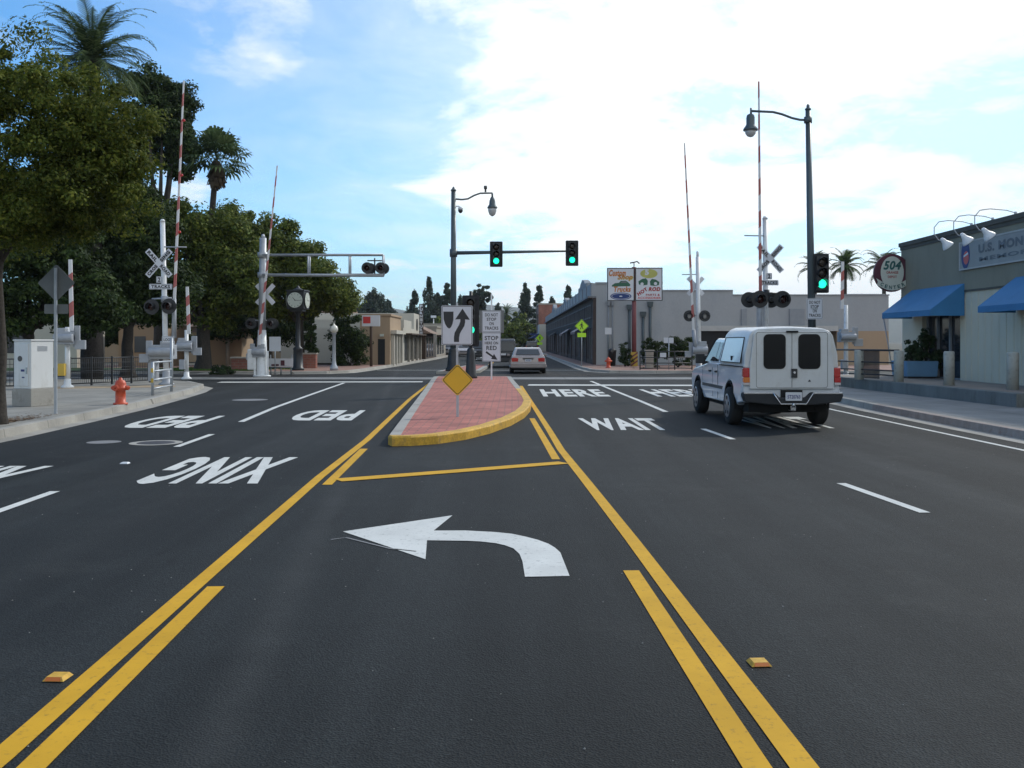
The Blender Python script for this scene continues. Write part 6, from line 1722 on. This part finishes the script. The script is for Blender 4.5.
# hills
V, Fc = [], []; NX, NY = 90, 10
for j in range(NY):
    for i in range(NX):
        x = -2600 + 5200 * i / (NX - 1); y = 2300 + 130 * j
        env = math.sin(math.pi * j / (NY - 1)) ** .7
        z = (92 + 52 * noise.noise((x * .0016 + 3.1, 0, 0)) + 26 * noise.noise((x * .006, y * .006, 2)) + 14 * math.exp(-((x + 300) / 180) ** 2)) * env - 2
        V.append((x, y, z))
for j in range(NY - 1):
    for i in range(NX - 1): k = j * NX + i; Fc.append((k, k + 1, k + NX + 1, k + NX))
me = bpy.data.meshes.new('hills'); me.from_pydata(V, [], Fc); me.materials.append(M['hill']); o = link('hills', me, smooth=True); tag(o, kind='structure')

# ------------------------------------------------------------------ sky, sun, camera
SUN_AZ, SUN_EL = R(48), R(38)
w = bpy.data.worlds.new('World'); SC.world = w; w.use_nodes = True
nt = w.node_tree; bg = nt.nodes['Background']; bg.inputs[1].default_value = .15
sky = nt.nodes.new('ShaderNodeTexSky'); sky.sky_type = 'NISHITA'; sky.sun_disc = False; sky.sun_elevation = SUN_EL; sky.sun_rotation = SUN_AZ
sky.air_density = 1.0; sky.dust_density = .6; sky.ozone_density = 2.0
tc = nt.nodes.new('ShaderNodeTexCoord')
def vm(op, a, b=None):
    n = nt.nodes.new('ShaderNodeVectorMath'); n.operation = op
    for s, v in ((0, a), (1, b)):
        if v is None: continue
        if hasattr(v, 'default_value'): nt.links.new(v, n.inputs[s])
        else: n.inputs[s].default_value = v
    return n
def mm(op, a, b=None, c=None, clamp=False):
    n = nt.nodes.new('ShaderNodeMath'); n.operation = op; n.use_clamp = clamp
    for s, v in ((0, a), (1, b), (2, c)):
        if v is None: continue
        if hasattr(v, 'default_value'): nt.links.new(v, n.inputs[s])
        else: n.inputs[s].default_value = v
    return n.outputs[0]
dirn = vm('NORMALIZE', tc.outputs['Generated']).outputs[0]
sep = nt.nodes.new('ShaderNodeSeparateXYZ'); nt.links.new(dirn, sep.inputs[0])
zz = mm('ADD', mm('MAXIMUM', sep.outputs[2], 0.0), .13)
cmb = nt.nodes.new('ShaderNodeCombineXYZ')
nt.links.new(mm('DIVIDE', sep.outputs[0], zz), cmb.inputs[0]); nt.links.new(mm('DIVIDE', sep.outputs[1], zz), cmb.inputs[1])
n1 = nd(nt, 'ShaderNodeTexNoise', Scale=1.15, Detail=12.0, Roughness=.56, Distortion=.25)
mp = nt.nodes.new('ShaderNodeMapping'); mp.inputs['Location'].default_value = (3.3, 1.4, .7); mp.inputs['Scale'].default_value = (1, .8, 1)
nt.links.new(cmb.outputs[0], mp.inputs[0]); nt.links.new(mp.outputs[0], n1.inputs['Vector'])
n2 = nd(nt, 'ShaderNodeTexNoise', Scale=3.4, Detail=10.0, Roughness=.6, Distortion=.5)
nt.links.new(mp.outputs[0], n2.inputs['Vector'])
# thick bright cloud bank towards the sun side, clear to the left
bank = vm('DOT_PRODUCT', dirn, Vector((.16, 1, .36)).normalized()).outputs['Value']
bank = mm('MULTIPLY', mm('SMOOTH_MAX', mm('SUBTRACT', bank, .92), 0.0, .02), 2.6)
lr = mm('ADD', mm('MULTIPLY', sep.outputs[0], .20), mm('MULTIPLY', mm('MAXIMUM', mm('MULTIPLY', sep.outputs[1], -1.0), 0.0), .3))  # second term adds unseen cloud behind the camera to brighten camera-facing walls
low = mm('MULTIPLY', mm('SUBTRACT', .22, sep.outputs[2]), .25)
d = mm('ADD', mm('ADD', n1.outputs['Fac'], mm('MULTIPLY', mm('SUBTRACT', n2.outputs['Fac'], .5), .38)), mm('ADD', bank, mm('ADD', lr, low)))
cov = nt.nodes.new('ShaderNodeMapRange'); cov.interpolation_type = 'SMOOTHSTEP'
nt.links.new(d, cov.inputs[0]); cov.inputs[1].default_value = .46; cov.inputs[2].default_value = .74
cloudcol = mixc(nt, mm('MULTIPLY', bank, 2.2, clamp=True), (7.0, 7.4, 7.5), (11.5, 11.5, 11.3))
veil = mm('MAXIMUM', cov.outputs[0], mm('MINIMUM', mm('ADD', mm('MULTIPLY', mm('MULTIPLY', n2.outputs['Fac'], mm('ADD', sep.outputs[0], .44)), 2.2), .0, clamp=True), .50))
skyc = mixc(nt, 1.0, sky.outputs[0], (.50, .97, 1.30), 'MULTIPLY')
fin = mixc(nt, veil, skyc, cloudcol)
nt.links.new(fin, bg.inputs[0])

sl = bpy.data.lights.new('sun', 'SUN'); sl.energy = 2.3; sl.angle = R(4); sl.color = (1, .95, .86)
so = bpy.data.objects.new('sun', sl); COL.objects.link(so)
sv = Vector((math.sin(SUN_AZ) * math.cos(SUN_EL), math.cos(SUN_AZ) * math.cos(SUN_EL), math.sin(SUN_EL)))
so.rotation_euler = (-sv).to_track_quat('-Z', 'Y').to_euler(); so.location = (20, 10, 40)

cam = bpy.data.cameras.new('camera'); co = bpy.data.objects.new('camera', cam); COL.objects.link(co)
cam.sensor_width = 36; cam.lens = 36 * F / 1024; cam.shift_y = -(384 - HY) / 1024; cam.clip_end = 9000; cam.clip_start = .05
co.location = (0, 0, H); co.rotation_euler = (R(90), 0, 0); SC.camera = co
SC.view_settings.view_transform = 'Standard'; SC.view_settings.look = 'None'; SC.view_settings.exposure = 0; SC.view_settings.gamma = 1
# thin coastal haze round the whole scene
m = bpy.data.materials.new('haze'); m.use_nodes = True; hn = m.node_tree
hn.nodes.remove(hn.nodes['Principled BSDF'])
pv = hn.nodes.new('ShaderNodeVolumePrincipled'); pv.inputs['Color'].default_value = (.80, .88, .97, 1); pv.inputs['Density'].default_value = .00012; pv.inputs['Anisotropy'].default_value = .2
hn.links.new(pv.outputs[0], hn.nodes['Material Output'].inputs['Volume']); M['haze'] = m
hz = MB().b6(-4100, 4100, -4100, 4600, -3, 230).build('haze', 'haze'); tag(hz, 'thin pale haze fading the far trees and hills', 'haze', kind='stuff')
